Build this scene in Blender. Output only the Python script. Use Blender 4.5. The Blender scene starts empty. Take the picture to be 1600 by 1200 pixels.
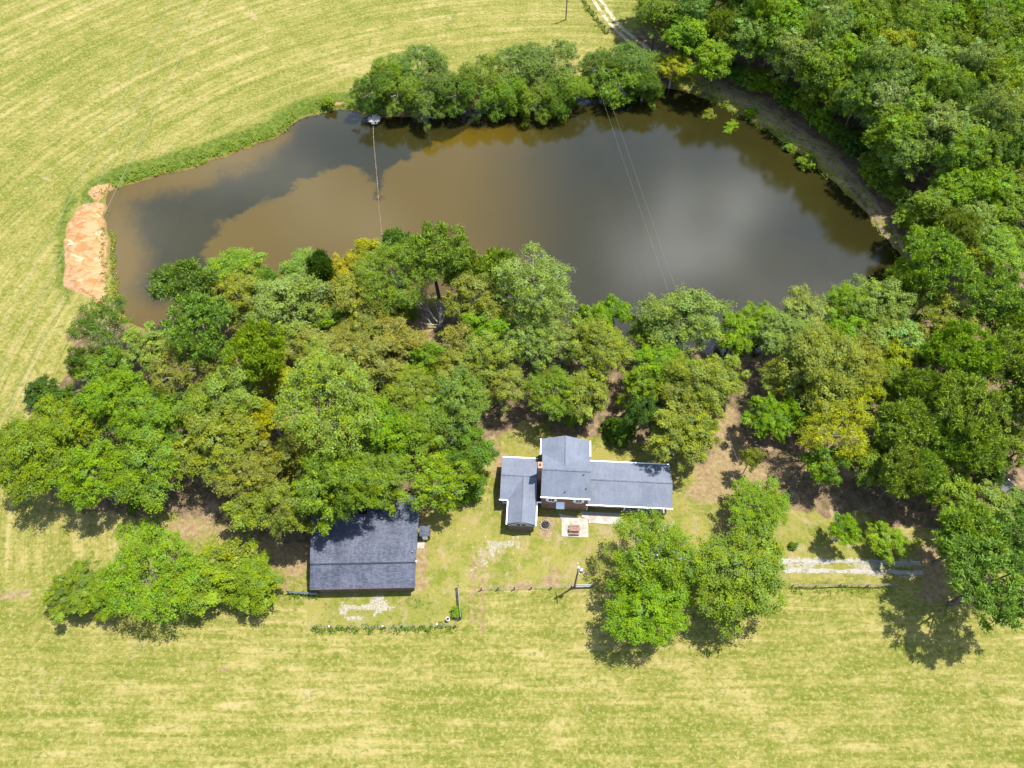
import bpy, bmesh, math, random
import numpy as np
from mathutils import Vector, Matrix

# ------------------------------------------------------------------ camera, sky, sun, exposure
sc = bpy.context.scene
COL = sc.collection
FPX, PITCH, CAM_H = 1200.0, math.radians(58.0), 115.0      # focal length in photo pixels, downward pitch, flying height
cam_data = bpy.data.cameras.new('camera')
cam = bpy.data.objects.new('camera', cam_data)
COL.objects.link(cam)
cam.location = (0, 0, CAM_H)
cam.rotation_euler = (math.pi / 2 - PITCH, 0, 0)
cam_data.sensor_width = 36.0
cam_data.lens = 36.0 * FPX / 1600.0
cam_data.clip_start = 1.0
cam_data.clip_end = 9000.0
sc.camera = cam

SUN_SLOPE = (0.33, 0.20)                                     # metres of shadow per metre of height, towards -x, -y
sun_elev = math.atan(1 / math.hypot(*SUN_SLOPE))
sun_dir = Vector((SUN_SLOPE[0], SUN_SLOPE[1], 1)).normalized()
sun_data = bpy.data.lights.new('sun', 'SUN')
sun_data.energy = 5.0
sun_data.angle = math.radians(0.55)
sun_data.color = (1.0, 0.95, 0.87)
sun = bpy.data.objects.new('sun', sun_data)
sun.rotation_euler = (-sun_dir).to_track_quat('-Z', 'Y').to_euler()
sun.location = (60, 40, 200)
COL.objects.link(sun)

sc.view_settings.view_transform = 'Standard'
sc.view_settings.look = 'None'
sc.view_settings.gamma = 1.0
sc.view_settings.use_curve_mapping = False
sc.view_settings.exposure = 1.27
sc.cycles.max_bounces = 6
sc.cycles.diffuse_bounces = 3
sc.cycles.glossy_bounces = 2
sc.cycles.transmission_bounces = 3
sc.cycles.transparent_max_bounces = 4


class N:
    """small helper that writes node trees"""
    def __init__(s, tree):
        s.t = tree
    def new(s, kind, **kw):
        n = s.t.nodes.new(kind)
        for k, v in kw.items():
            setattr(n, k, v)
        return n
    def put(s, sock, v):
        if isinstance(v, bpy.types.NodeSocket):
            s.t.links.new(v, sock)
        elif v is not None:
            if sock.type == 'RGBA' and len(v) == 3:
                v = (*v, 1)
            sock.default_value = v
    def math(s, op, a, b=None, c=None, clamp=False):
        n = s.new('ShaderNodeMath', operation=op, use_clamp=clamp)
        s.put(n.inputs[0], a)
        if b is not None: s.put(n.inputs[1], b)
        if c is not None: s.put(n.inputs[2], c)
        return n.outputs[0]
    def noise(s, vec, scale, detail=4, rough=0.55, dist=0.0):
        n = s.new('ShaderNodeTexNoise')
        s.put(n.inputs['Vector'], vec); n.inputs['Scale'].default_value = scale
        n.inputs['Detail'].default_value = detail; n.inputs['Roughness'].default_value = rough
        n.inputs['Distortion'].default_value = dist
        return n.outputs['Fac']
    def step(s, v, a, b, lo=0.0, hi=1.0):
        n = s.new('ShaderNodeMapRange', interpolation_type='SMOOTHSTEP')
        s.put(n.inputs[0], v); n.inputs[1].default_value = a; n.inputs[2].default_value = b
        n.inputs[3].default_value = lo; n.inputs[4].default_value = hi
        return n.outputs[0]
    def mix(s, f, a, b, blend='MIX'):
        n = s.new('ShaderNodeMix', data_type='RGBA', blend_type=blend)
        s.put(n.inputs[0], f); s.put(n.inputs[6], a); s.put(n.inputs[7], b)
        return n.outputs[2]
    def vmul(s, vec, k):
        n = s.new('ShaderNodeVectorMath', operation='MULTIPLY')
        s.put(n.inputs[0], vec); n.inputs[1].default_value = k
        return n.outputs[0]
    def attr(s, name):
        return s.new('ShaderNodeAttribute', attribute_name=name)
    def sep(s, sock):
        return s.new_sep(sock)
    def new_sep(s, sock):
        n = s.new('ShaderNodeSeparateXYZ'); s.put(n.inputs[0], sock); return n.outputs
    def bump(s, h, strength, dist):
        n = s.new('ShaderNodeBump'); n.inputs['Strength'].default_value = strength
        n.inputs['Distance'].default_value = dist; s.put(n.inputs['Height'], h)
        return n.outputs[0]


world = bpy.data.worlds.new('World')
sc.world = world
world.use_nodes = True
wt = world.node_tree
wt.nodes.clear()
w = N(wt)
sky = w.new('ShaderNodeTexSky', sky_type='NISHITA')
sky.sun_disc = False
sky.sun_elevation = sun_elev
sky.sun_rotation = math.atan2(sun_dir.x, sun_dir.y)
sky.altitude = 300
sky.air_density = 1.0
sky.dust_density = 1.0
tc = w.new('ShaderNodeTexCoord')
sx, sy, sz = w.new_sep(tc.outputs['Generated'])
den = w.math('ADD', w.math('MAXIMUM', sz, 0.0), 0.12)
flat = w.new('ShaderNodeCombineXYZ')
w.put(flat.inputs[0], w.math('DIVIDE', sx, den)); w.put(flat.inputs[1], w.math('DIVIDE', sy, den)); flat.inputs[2].default_value = 3.7
cl = w.noise(flat.outputs[0], 2.3, 7, 0.55, 0.25)            # fair-weather cumulus all over the sky
cmask = w.math('MULTIPLY', w.step(cl, 0.5, 0.66), w.step(sz, 0.0, 0.12))
cshade = w.noise(flat.outputs[0], 5.0, 5, 0.5)
ccol = w.mix(w.step(cshade, 0.42, 0.68), (3.3, 3.5, 3.9), (9.0, 9.0, 9.0))
fx, fy, _ = w.new_sep(flat.outputs[0])
along_ = w.math('ADD', w.math('MULTIPLY', w.math('SUBTRACT', fx, 0.3), 0.75), w.math('MULTIPLY', w.math('SUBTRACT', fy, 0.8), 0.65))
across_ = w.math('ADD', w.math('MULTIPLY', w.math('SUBTRACT', fx, 0.3), -0.65), w.math('MULTIPLY', w.math('SUBTRACT', fy, 0.8), 0.75))
bd = w.math('ADD', w.math('POWER', w.math('DIVIDE', along_, 0.17), 2.0), w.math('POWER', w.math('DIVIDE', across_, 0.1), 2.0))
bank = w.math('EXPONENT', w.math('MULTIPLY', bd, -1.0))
bank = w.step(w.math('MULTIPLY', bank, w.math('SUBTRACT', w.math('MULTIPLY', w.noise(flat.outputs[0], 8.5, 6, 0.6, 0.5), 4.2), 1.35)), 0.1, 1.0)
ccol = w.mix(bank, ccol, (20.0, 20.5, 21.5))
cmask = w.math('MAXIMUM', cmask, bank)
bg = w.new('ShaderNodeBackground')
w.put(bg.inputs[0], w.mix(w.math('MULTIPLY', cmask, 0.8), sky.outputs[0], ccol))
bg.inputs[1].default_value = 0.15
wo = w.new('ShaderNodeOutputWorld')
wt.links.new(bg.outputs[0], wo.inputs[0])

# ------------------------------------------------------------------ where things stand
CD = (0.0, math.cos(PITCH), -math.sin(PITCH))
CU = (0.0, math.sin(PITCH), math.cos(PITCH))
def at(px, py, z=0.0):
    """the point of the place, at height z, that the photograph shows at pixel px, py"""
    d = Vector((px - 800.0, CD[1] * FPX + CU[1] * (600.0 - py), CD[2] * FPX + CU[2] * (600.0 - py)))
    return Vector((0, 0, CAM_H)) + d * ((z - CAM_H) / d.z)
def px_scale(p):
    return FPX / (p.y * CD[1] + (p.z - CAM_H) * CD[2])
def poly_at(pts, z=0.0):
    return np.array([at(x, y, z)[:2] for x, y in pts])

def signed_dist(P, poly):
    """distance of points P to a closed outline, negative inside"""
    d2 = np.full(len(P), 1e18)
    inside = np.zeros(len(P), bool)
    n = len(poly)
    for i in range(n):
        a, b = poly[i], poly[(i + 1) % n]
        e = b - a
        t = np.clip(((P - a) @ e) / max(e @ e, 1e-9), 0, 1)
        q = P - a - t[:, None] * e
        d2 = np.minimum(d2, (q * q).sum(1))
        c = (a[1] > P[:, 1]) != (b[1] > P[:, 1])
        with np.errstate(divide='ignore', invalid='ignore'):
            xi = (b[0] - a[0]) * (P[:, 1] - a[1]) / (b[1] - a[1]) + a[0]
        inside ^= c & (P[:, 0] < xi)
    d = np.sqrt(d2)
    return np.where(inside, -d, d)

def line_dist(P, line):
    d2 = np.full(len(P), 1e18)
    for a, b in zip(line[:-1], line[1:]):
        e = b - a
        t = np.clip(((P - a) @ e) / max(e @ e, 1e-9), 0, 1)
        q = P - a - t[:, None] * e
        d2 = np.minimum(d2, (q * q).sum(1))
    return np.sqrt(d2)

def smooth_poly(p, k=2):
    for _ in range(k):
        q = []
        for i in range(len(p)):
            a, b = p[i], p[(i + 1) % len(p)]
            q += [a * .75 + b * .25, a * .25 + b * .75]
        p = np.array(q)
    return p

WATER_Z = -1.0
POND = smooth_poly(poly_at([(166, 318), (174, 302), (205, 288), (250, 276), (300, 265), (350, 246), (400, 229), (445, 213), (468, 190), (505, 178), (545, 172),
    (575, 186), (620, 184), (660, 183), (700, 178), (760, 168), (820, 156), (880, 150), (925, 143), (965, 147), (1010, 141), (1058, 139), (1095, 153), (1140, 172),
    (1185, 198), (1235, 232), (1285, 272), (1330, 316), (1370, 358), (1402, 398), (1414, 425), (1395, 448), (1350, 468), (1290, 490), (1230, 530), (1180, 556), (1120, 552),
    (1050, 535), (980, 525), (900, 512), (840, 500), (780, 480), (700, 458), (600, 452), (500, 455), (400, 472), (310, 500), (250, 516), (205, 500), (184, 480), (180, 430), (176, 370)], WATER_Z), 2)

def hash_noise(x, y, s, seed=0):
    """cheap value noise for terrain and mask outlines"""
    x = np.asarray(x) * s; y = np.asarray(y) * s
    xi = np.floor(x).astype(int); yi = np.floor(y).astype(int)
    fx = x - xi; fy = y - yi
    fx = fx * fx * (3 - 2 * fx); fy = fy * fy * (3 - 2 * fy)
    def h(a, b):
        v = np.sin(a * 127.1 + b * 311.7 + seed * 74.7) * 43758.5453
        return v - np.floor(v)
    return (h(xi, yi) * (1 - fx) + h(xi + 1, yi) * fx) * (1 - fy) + (h(xi, yi + 1) * (1 - fx) + h(xi + 1, yi + 1) * fx) * fy

def ground_z(P):
    P = np.asarray(P, float).reshape(-1, 2)
    d = signed_dist(P, POND) + (hash_noise(P[:, 0], P[:, 1], .45, 5) - .5) * 1.3
    t = np.clip((d + 5) / 10.0, 0, 1)
    z = -2.4 + 2.4 * (t * t * (3 - 2 * t))
    z = np.where(d > 5, 0, z)
    z = z + (hash_noise(P[:, 0], P[:, 1], .12, 1) - .5) * .14 * np.clip(d / 6, 0, 1)
    return z
def gz(x, y):
    return float(ground_z([[x, y]])[0])

# ------------------------------------------------------------------ object helpers
def tag(o, label=None, cat=None, group=None, kind=None):
    for k, v in (('label', label), ('category', cat), ('group', group), ('kind', kind)):
        if v: o[k] = v
    return o

def link_mesh(name, me, mat=None, parent=None):
    o = bpy.data.objects.new(name, me)
    COL.objects.link(o)
    if mat and not me.materials: me.materials.append(mat)
    if parent: o.parent = parent
    return o

def raw_mesh(name, verts, faces_idx, nper):
    """fast mesh from arrays: every face has nper corners"""
    me = bpy.data.meshes.new(name)
    nv, nf = len(verts), len(faces_idx)
    me.vertices.add(nv); me.vertices.foreach_set('co', np.asarray(verts, np.float32).ravel())
    me.loops.add(nf * nper); me.loops.foreach_set('vertex_index', np.asarray(faces_idx, np.int32).ravel())
    me.polygons.add(nf)
    me.polygons.foreach_set('loop_start', np.arange(0, nf * nper, nper, dtype=np.int32))
    me.update(calc_edges=True)
    return me

def empty(name, loc, rz=0.0):
    o = bpy.data.objects.new(name, None)
    COL.objects.link(o)
    o.location = loc; o.rotation_euler = (0, 0, rz)
    o.empty_display_size = 0.3
    return o

class MB:
    """collects shapes into one mesh"""
    def __init__(s): s.v = []; s.f = []
    def add(s, verts, faces):
        k = len(s.v); s.v += [tuple(v) for v in verts]; s.f += [tuple(i + k for i in f) for f in faces]; return s
    def box(s, x0, x1, y0, y1, z0, z1):
        return s.add([(x0, y0, z0), (x1, y0, z0), (x1, y1, z0), (x0, y1, z0), (x0, y0, z1), (x1, y0, z1), (x1, y1, z1), (x0, y1, z1)],
                     [(0, 3, 2, 1), (4, 5, 6, 7), (0, 1, 5, 4), (1, 2, 6, 5), (2, 3, 7, 6), (3, 0, 4, 7)])
    def tube(s, pts, radii, n=8, caps=True):
        pts = [Vector(p) for p in pts]
        if not hasattr(radii, '__len__'): radii = [radii] * len(pts)
        rings = []
        ref = Vector((0.31, 0.87, 0.39))
        for i, p in enumerate(pts):
            t = (pts[min(i + 1, len(pts) - 1)] - pts[max(i - 1, 0)]).normalized()
            a = t.cross(ref)
            if a.length < .05: a = t.cross(Vector((1, 0, 0)))
            a.normalize(); b = t.cross(a)
            rings.append([p + (a * math.cos(2 * math.pi * k / n) + b * math.sin(2 * math.pi * k / n)) * radii[i] for k in range(n)])
        v = [q for r in rings for q in r]; f = []
        for i in range(len(pts) - 1):
            for k in range(n):
                f.append((i * n + k, i * n + (k + 1) % n, (i + 1) * n + (k + 1) % n, (i + 1) * n + k))
        if caps:
            f.append(tuple(range(n - 1, -1, -1))); f.append(tuple((len(pts) - 1) * n + k for k in range(n)))
        return s.add(v, f)
    def prism(s, pts, z0, z1):
        n = len(pts)
        return s.add([(*p, z0) for p in pts] + [(*p, z1) for p in pts],
                     [tuple(range(n - 1, -1, -1)), tuple(range(n, 2 * n))] + [(i, (i + 1) % n, n + (i + 1) % n, n + i) for i in range(n)])
    def slab(s, pts, th):
        """a thick sheet: pts is a planar outline in space, thickened downwards by th"""
        n = len(pts)
        return s.add([tuple(p) for p in pts] + [(p[0], p[1], p[2] - th) for p in pts],
                     [tuple(range(n)), tuple(range(2 * n - 1, n - 1, -1))] + [(i, n + i, n + (i + 1) % n, (i + 1) % n) for i in range(n)])
    def lathe(s, prof, n=16, c=(0, 0)):
        v = []; f = []
        for r, z in prof:
            v += [(c[0] + r * math.cos(2 * math.pi * k / n), c[1] + r * math.sin(2 * math.pi * k / n), z) for k in range(n)]
        for i in range(len(prof) - 1):
            for k in range(n):
                f.append((i * n + k, i * n + (k + 1) % n, (i + 1) * n + (k + 1) % n, (i + 1) * n + k))
        return s.add(v, f)
    def build(s, name, mat, parent=None, bevel=0.0, smooth=False):
        me = bpy.data.meshes.new(name)
        me.from_pydata(s.v, [], s.f); me.update()
        bm = bmesh.new(); bm.from_mesh(me)
        bmesh.ops.recalc_face_normals(bm, faces=bm.faces)
        if bevel:
            bmesh.ops.bevel(bm, geom=bm.edges[:], offset=bevel, segments=1, affect='EDGES', clamp_overlap=True)
        bm.to_mesh(me); bm.free()
        if smooth: me.polygons.foreach_set('use_smooth', [True] * len(me.polygons))
        return link_mesh(name, me, mat, parent)

def material(name):
    m = bpy.data.materials.new(name); m.use_nodes = True
    m.node_tree.nodes.clear()
    n = N(m.node_tree)
    out = n.new('ShaderNodeOutputMaterial')
    return m, n, out

def principled(n, out, base, rough=0.8, spec=0.3, normal=None, metal=0.0):
    p = n.new('ShaderNodeBsdfPrincipled')
    n.put(p.inputs['Base Color'], base); n.put(p.inputs['Roughness'], rough)
    n.put(p.inputs['Specular IOR Level'], spec); p.inputs['Metallic'].default_value = metal
    if normal is not None: n.put(p.inputs['Normal'], normal)
    n.t.links.new(p.outputs[0], out.inputs[0])
    return p

def simple(name, c1, c2, scale=3.0, rough=0.7, spec=0.3, metal=0.0, lo=.35, hi=.65, bump=0.0):
    m, n, out = material(name)
    co = n.new('ShaderNodeTexCoord').outputs['Object']
    f = n.noise(co, scale, 5, .6)
    principled(n, out, n.mix(n.step(f, lo, hi), c1, c2), rough, spec, n.bump(f, .4, bump) if bump else None, metal)
    return m

# ------------------------------------------------------------------ materials
def foliage_material():
    m, n, out = material('foliage')
    oi = n.new('ShaderNodeObjectInfo')
    tint = n.attr('tint').outputs['Fac']
    hue = n.attr('hue').outputs['Fac']
    hs = n.new('ShaderNodeHueSaturation')
    n.put(hs.inputs['Color'], oi.outputs['Color'])
    n.put(hs.inputs['Hue'], n.math('MULTIPLY_ADD', hue, 0.045, 0.485))
    n.put(hs.inputs['Saturation'], n.math('MULTIPLY_ADD', hue, -0.3, 1.2))
    n.put(hs.inputs['Value'], n.math('MULTIPLY_ADD', tint, 1.0, 0.5))
    p = n.new('ShaderNodeBsdfPrincipled')
    n.put(p.inputs['Base Color'], hs.outputs[0]); p.inputs['Roughness'].default_value = .6; p.inputs['Specular IOR Level'].default_value = .14
    tr = n.new('ShaderNodeBsdfTranslucent')
    n.put(tr.inputs['Color'], n.mix(.5, hs.outputs[0], (0.1136, 0.1562, 0.0071), 'MIX'))
    ms = n.new('ShaderNodeMixShader'); ms.inputs[0].default_value = .33
    n.t.links.new(p.outputs[0], ms.inputs[1]); n.t.links.new(tr.outputs[0], ms.inputs[2])
    n.t.links.new(ms.outputs[0], out.inputs[0])
    return m
FOLIAGE = foliage_material()
BARK = simple('bark', (0.0497, 0.0391, 0.0319), (0.1420, 0.1242, 0.1065), 2.5, .9, .1, bump=.05)
PALE_BARK = simple('weathered_wood', (0.1988, 0.1846, 0.1704), (0.3905, 0.3692, 0.3408), 3.0, .85, .15)
WHITE_TRIM = simple('white_trim', (.72, .73, .74), (.82, .82, .81), 4, .5, .4)
WOOD_POST = simple('post_wood', (0.0923, 0.0710, 0.0568), (0.2130, 0.1846, 0.1562), 6, .9, .1)
GALV = simple('galvanised_steel', (0.1207, 0.1313, 0.1420), (0.1846, 0.1988, 0.2130), 6, .4, .5, .6)
DARK_METAL = simple('dark_metal', (0.0142, 0.0149, 0.0170), (0.0355, 0.0355, 0.0391), 6, .5, .4)
CONCRETE = None

def shingle_material(name, dark, light, var):
    m, n, out = material(name)
    co = n.new('ShaderNodeTexCoord').outputs['Object']
    br = n.new('ShaderNodeTexBrick')
    n.put(br.inputs['Vector'], co)
    br.inputs['Scale'].default_value = 1.0
    br.inputs['Brick Width'].default_value = .42; br.inputs['Row Height'].default_value = .17
    br.inputs['Mortar Size'].default_value = .012
    br.inputs['Color1'].default_value = (0, 0, 0, 1); br.inputs['Color2'].default_value = (1, 1, 1, 1); br.inputs['Mortar'].default_value = (.25, .25, .25, 1)
    tone = n.math('ADD', n.math('MULTIPLY', br.outputs['Color'], var), n.math('MULTIPLY', n.step(n.noise(co, .35, 5, .6), .3, .7), .45))
    tone = n.math('ADD', tone, n.math('MULTIPLY', n.step(n.noise(n.vmul(co, (6.0, .7, 1)), .6, 4, .6), .4, .75), .34))
    grain = n.noise(co, 9, 3, .7)
    tone = n.math('ADD', tone, n.math('MULTIPLY', n.math('SUBTRACT', grain, .5), .5), clamp=True)
    principled(n, out, n.mix(tone, dark, light), .85, .25, n.bump(br.outputs['Color'], .25, .02))
    return m
HOUSE_ROOF = shingle_material('grey_shingle', (0.0795, 0.0923, 0.1221), (0.1292, 0.1434, 0.1747), .32)
BARN_ROOF = shingle_material('dark_shingle', (.022, .026, .039), (.08, .088, .116), .6)
RIDGE = simple('ridge_shingle', (0.0532, 0.0604, 0.0781), (0.0923, 0.0994, 0.1207), 3, .85, .2)
BARN_RIDGE = simple('dark_ridge_shingle', (0.0128, 0.0142, 0.0213), (0.0284, 0.0319, 0.0426), 3, .85, .2)

def brick_material():
    m, n, out = material('red_brick')
    co = n.new('ShaderNodeTexCoord').outputs['Object']
    x, y, z = n.new_sep(co)
    cb = n.new('ShaderNodeCombineXYZ'); n.put(cb.inputs[0], n.math('ADD', x, y)); n.put(cb.inputs[1], z)
    br = n.new('ShaderNodeTexBrick'); n.put(br.inputs['Vector'], cb.outputs[0]); br.inputs['Scale'].default_value = 1
    br.inputs['Brick Width'].default_value = .22; br.inputs['Row Height'].default_value = .075; br.inputs['Mortar Size'].default_value = .008
    br.inputs['Color1'].default_value = (0.1704, 0.0639, 0.0391, 1); br.inputs['Color2'].default_value = (0.2414, 0.1065, 0.0639, 1); br.inputs['Mortar'].default_value = (0.2840, 0.2556, 0.2201, 1)
    v = n.mix(n.step(n.noise(co, 1.2, 4), .3, .7), (.75, .75, .75), (1.1, 1.1, 1.1))
    principled(n, out, n.mix(1.0, br.outputs['Color'], v, 'MULTIPLY'), .9, .15)
    return m
BRICK = brick_material()
BARN_WALL = simple('brown_board', (0.0923, 0.0604, 0.0391), (0.1420, 0.0994, 0.0674), 2, .9, .1)
GLASS = simple('window_glass', (0.0085, 0.0106, 0.0128), (0.0213, 0.0249, 0.0284), 2, .06, .6)
SIDING = simple('grey_siding', (0.2556, 0.2698, 0.2698), (0.3124, 0.3195, 0.3195), 2, .7, .2)
TABLE_WOOD = simple('red_brown_wood', (0.1420, 0.0710, 0.0532), (0.2343, 0.1420, 0.1136), 5, .8, .2)
STONE = simple('stone', (0.1420, 0.1278, 0.1136), (0.2982, 0.2698, 0.2343), 3, .9, .1)
ASH = simple('ash', (0.0106, 0.0106, 0.0106), (0.0355, 0.0341, 0.0319), 6, .95, .05)
WIRE = simple('bare_conductor', (0.1562, 0.1562, 0.1420), (0.2130, 0.2130, 0.1988), 2, .4, .5)

def concrete_material():
    m, n, out = material('concrete')
    co = n.new('ShaderNodeTexCoord').outputs['Object']
    a = n.step(n.noise(co, .9, 6, .65), .35, .65)
    c = n.mix(a, (0.2130, 0.1917, 0.1562), (0.3053, 0.2769, 0.2343))
    st = n.step(n.noise(n.vmul(co, (1, 1.8, 1)), 1.1, 5, .7, .8), .58, .68)
    c = n.mix(st, c, (0.1065, 0.0959, 0.0781))
    c = n.mix(n.step(n.noise(co, 7, 4, .7), .55, .75), c, (0.1704, 0.1491, 0.1207))
    principled(n, out, c, .9, .15)
    return m
CONCRETE = concrete_material()

def gravel_material(name, c1, c2, c3):
    m, n, out = material(name)
    co = n.new('ShaderNodeTexCoord').outputs['Object']
    f = n.step(n.noise(co, 3.2, 5, .75), .35, .65)
    c = n.mix(f, c1, c2)
    c = n.mix(n.step(n.noise(co, .5, 5, .65), .5, .62), c, c3)
    principled(n, out, c, .95, .1, n.bump(n.noise(co, 9, 3, .7), .6, .05))
    return m
GRAVEL = gravel_material('white_gravel', (0.1846, 0.1739, 0.1455), (0.2627, 0.2520, 0.2236), (0.1562, 0.1455, 0.0923))
DIRT_TRACK = gravel_material('dirt_track', (0.1207, 0.0852, 0.0568), (0.2130, 0.1562, 0.1029), (0.0710, 0.0710, 0.0249))
PALE_TRACK = gravel_material('pale_track', (0.2272, 0.1917, 0.1349), (0.3408, 0.2982, 0.2272), (0.1562, 0.1420, 0.0568))

def sand_material():
    m, n, out = material('orange_sand')
    co = n.new('ShaderNodeTexCoord').outputs['Object']
    v = n.vmul(co, (.45, .8, 1))
    c = n.mix(n.step(n.noise(v, .9, 5, .6, .6), .36, .6), (.225, .105, .038), (.28, .172, .085))
    c = n.mix(n.step(n.noise(v, .55, 4, .6, 1), .56, .66), c, (.33, .24, .145))
    c = n.mix(n.math('MULTIPLY', n.step(n.noise(co, 2.2, 5, .7), .62, .72), .7), c, (0.2130, 0.1846, 0.0497))
    principled(n, out, c, .95, .1, n.bump(n.noise(v, 2.5, 5, .65), .45, .15))
    return m
SAND = sand_material()

# ------------------------------------------------------------------ ground: one sheet to the horizon with the pond basin in it
def axis(lo, hi, step):
    core = list(np.arange(lo, hi + 1e-6, step))
    out = []; d = step; x = core[-1]
    while x < 3500:
        d *= 1.35; x += d; out.append(x)
    inn = []; d = step; x = core[0]
    while x > -3500:
        d *= 1.35; x -= d; inn.append(x)
    return np.array(inn[::-1] + core + out)
gx, gy = axis(-150, 150, .75), axis(-8, 214, .75)
GX, GY = np.meshgrid(gx, gy)
GP = np.stack([GX.ravel(), GY.ravel()], 1)
GZ = ground_z(GP)
nx, ny = len(gx), len(gy)
ii = (np.arange(ny - 1)[:, None] * nx + np.arange(nx - 1)[None, :]).ravel()
gfaces = np.stack([ii, ii + 1, ii + 1 + nx, ii + nx], 1)
gme = raw_mesh('ground', np.column_stack([GP, GZ]), gfaces, 4)
gme.polygons.foreach_set('use_smooth', [True] * len(gme.polygons))
wob = (hash_noise(GP[:, 0], GP[:, 1], .22, 11) - .5) * 4 + (hash_noise(GP[:, 0], GP[:, 1], .7, 12) - .5) * 1.8

def area(pts, soft, weight=1.0, wobble=1.0):
    d = signed_dist(GP, poly_at(pts)) + wob * wobble
    return np.clip(.5 - d / (2 * soft), 0, 1) * weight
def stripe(pts, half, soft, weight=1.0, wobble=.35):
    d = line_dist(GP, poly_at(pts)) - half + wob * wobble
    return np.clip(.5 - d / (2 * soft), 0, 1) * weight
mx = np.maximum.reduce

woods = mx([area([(10, 745), (60, 630), (120, 560), (120, 490), (200, 510), (260, 510), (420, 480), (560, 470), (760, 490), (900, 510), (1160, 545), (1300, 490), (1420, 440), (1480, 400), (1900, 380), (1900, 840),
    (1560, 850), (1440, 830), (1330, 810), (1240, 790), (1150, 700), (1090, 735), (1060, 700), (920, 680), (830, 672), (765, 690), (735, 760), (660, 780), (575, 850), (480, 860), (430, 860), (330, 820), (220, 810), (130, 790)], 2.0),
    area([(995, -80), (1000, 60), (1075, 100), (1180, 155), (1290, 230), (1380, 330), (1440, 420), (2300, 420), (2300, -400), (990, -400)], 2.0),
    area([(560, 150), (640, 130), (900, 120), (1060, 100), (1060, 145), (900, 160), (640, 190), (570, 195)], 1.5)])
dirt = mx([area([(232, 805), (340, 800), (480, 850), (484, 925), (440, 925), (330, 850), (250, 840)], 2.5, .8),
    area([(648, 780), (668, 780), (668, 925), (648, 925)], 1.0, .75, .2),
    stripe([(770, 690), (780, 715), (772, 760), (762, 800)], 1.0, 1.0, .75),
    stripe([(1140, 640), (1128, 680), (1130, 715), (1110, 745), (1090, 770)], 1.6, 1.5, .95),
    stripe([(1150, 690), (1165, 740), (1150, 780)], 2.2, 1.8, .85), area([(1085, 735), (1130, 690), (1190, 700), (1215, 740), (1180, 790), (1090, 790)], 2.0, .7), area([(1200, 690), (1260, 700), (1280, 750), (1210, 750)], 2.0, .5),
    stripe([(735, 870), (738, 930), (738, 980)], .45, .5, .7), stripe([(752, 870), (754, 930), (752, 990)], .4, .5, .6),
    stripe([(908, 930), (910, 1060), (910, 1260)], .6, .9, .36), stripe([(1320, 1030), (1420, 1045), (1600, 1070)], .5, .7, .4), stripe([(930, 1080), (1060, 1085), (1180, 1080)], .4, .6, .4), stripe([(20, 1080), (130, 1088), (260, 1082)], .4, .6, .4),
    area([(900, 845), (1060, 815), (1060, 880), (940, 890)], 2, .45),
    area([(1080, 770), (1240, 800), (1240, 870), (1130, 880)], 2, .55),
    stripe([(745, 918), (830, 914), (900, 920)], .7, .8, .6),
    stripe([(850, 908), (866, 906)], .5, .4, 1.0), stripe([(862, 890), (868, 892)], .5, .4, .9),
    stripe([(622, 508), (650, 506)], .8, .6, 1.0), stripe([(668, 515), (690, 500)], .8, .8, .9), stripe([(640, 1003), (680, 1000)], .5, .5, .75), stripe([(275, 1035), (350, 1045)], .5, .6, .65), stripe([(0, 932), (40, 930)], .5, .5, .6),
    area([(1430, 860), (1480, 850), (1490, 940), (1450, 930)], 2, .8),
    area([(848, 802), (868, 802), (866, 845), (842, 840)], .8, .8, .15)])
pondd = signed_dist(GP, POND)
px_left = GP[:, 0] < -8
lush = np.clip(1.15 - np.abs(pondd - 2.9) / 4.4, 0, 1) * np.clip((GP[:, 1] - 112) / 6, 0, 1) * np.clip((-GP[:, 0] - 25) / 4, 0, 1)
lush = mx([lush, stripe([(112, 300), (96, 350), (95, 410), (110, 470)], 1.6, 2.5, .8), stripe([(172, 325), (176, 400), (181, 475)], .5, .6, 1.0), stripe([(205, 800), (215, 770), (225, 745)], .8, .8, .9),
    area([(492, 930), (712, 925), (712, 975), (492, 978)], 1.5, .45), stripe([(60, 940), (200, 950), (430, 945)], 1.2, 2, .4),
    area([(940, -60), (1000, -60), (1000, 40), (960, 30)], 1.5, .45), stripe([(1150, 180), (1250, 245), (1330, 330), (1390, 400)], .6, 1.0, .7)])
lawn = mx([area([(660, 770), (745, 790), (765, 700), (850, 690), (1060, 715), (1140, 650), (1200, 780), (1290, 800), (1480, 850), (1480, 905), (1230, 905), (1000, 905), (900, 915), (722, 915), (722, 985), (480, 985), (470, 930), (650, 920)], 1.5),])
gravel = mx([stripe([(1130, 878), (1230, 877), (1330, 878), (1425, 881)], .35, .6, .8, .25), stripe([(1130, 891), (1230, 891), (1330, 892), (1425, 894)], .35, .6, .8, .25), area([(530, 936), (600, 930), (608, 950), (560, 965), (530, 958)], 1.0, .95, .3), area([(728, 848), (805, 843), (790, 880), (738, 892)], 3.0, .47),
    stripe([(1000, 840), (1010, 845)], .5, .6, .6)])
gravel = gravel * (1 - mx([stripe([(538, 943), (572, 941)], .15, .25, 1, .15), stripe([(545, 955), (580, 954)], .2, .25, 1, .15)]))
sandy = mx([area([(132, 316), (166, 312), (168, 480), (158, 482), (104, 448), (98, 380), (108, 348)], 1.0, .8, .3), area([(135, 300), (165, 282), (180, 290), (150, 312)], .8, .9, .2), stripe([(515, 160), (540, 158)], .4, .6, .8)])
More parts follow.
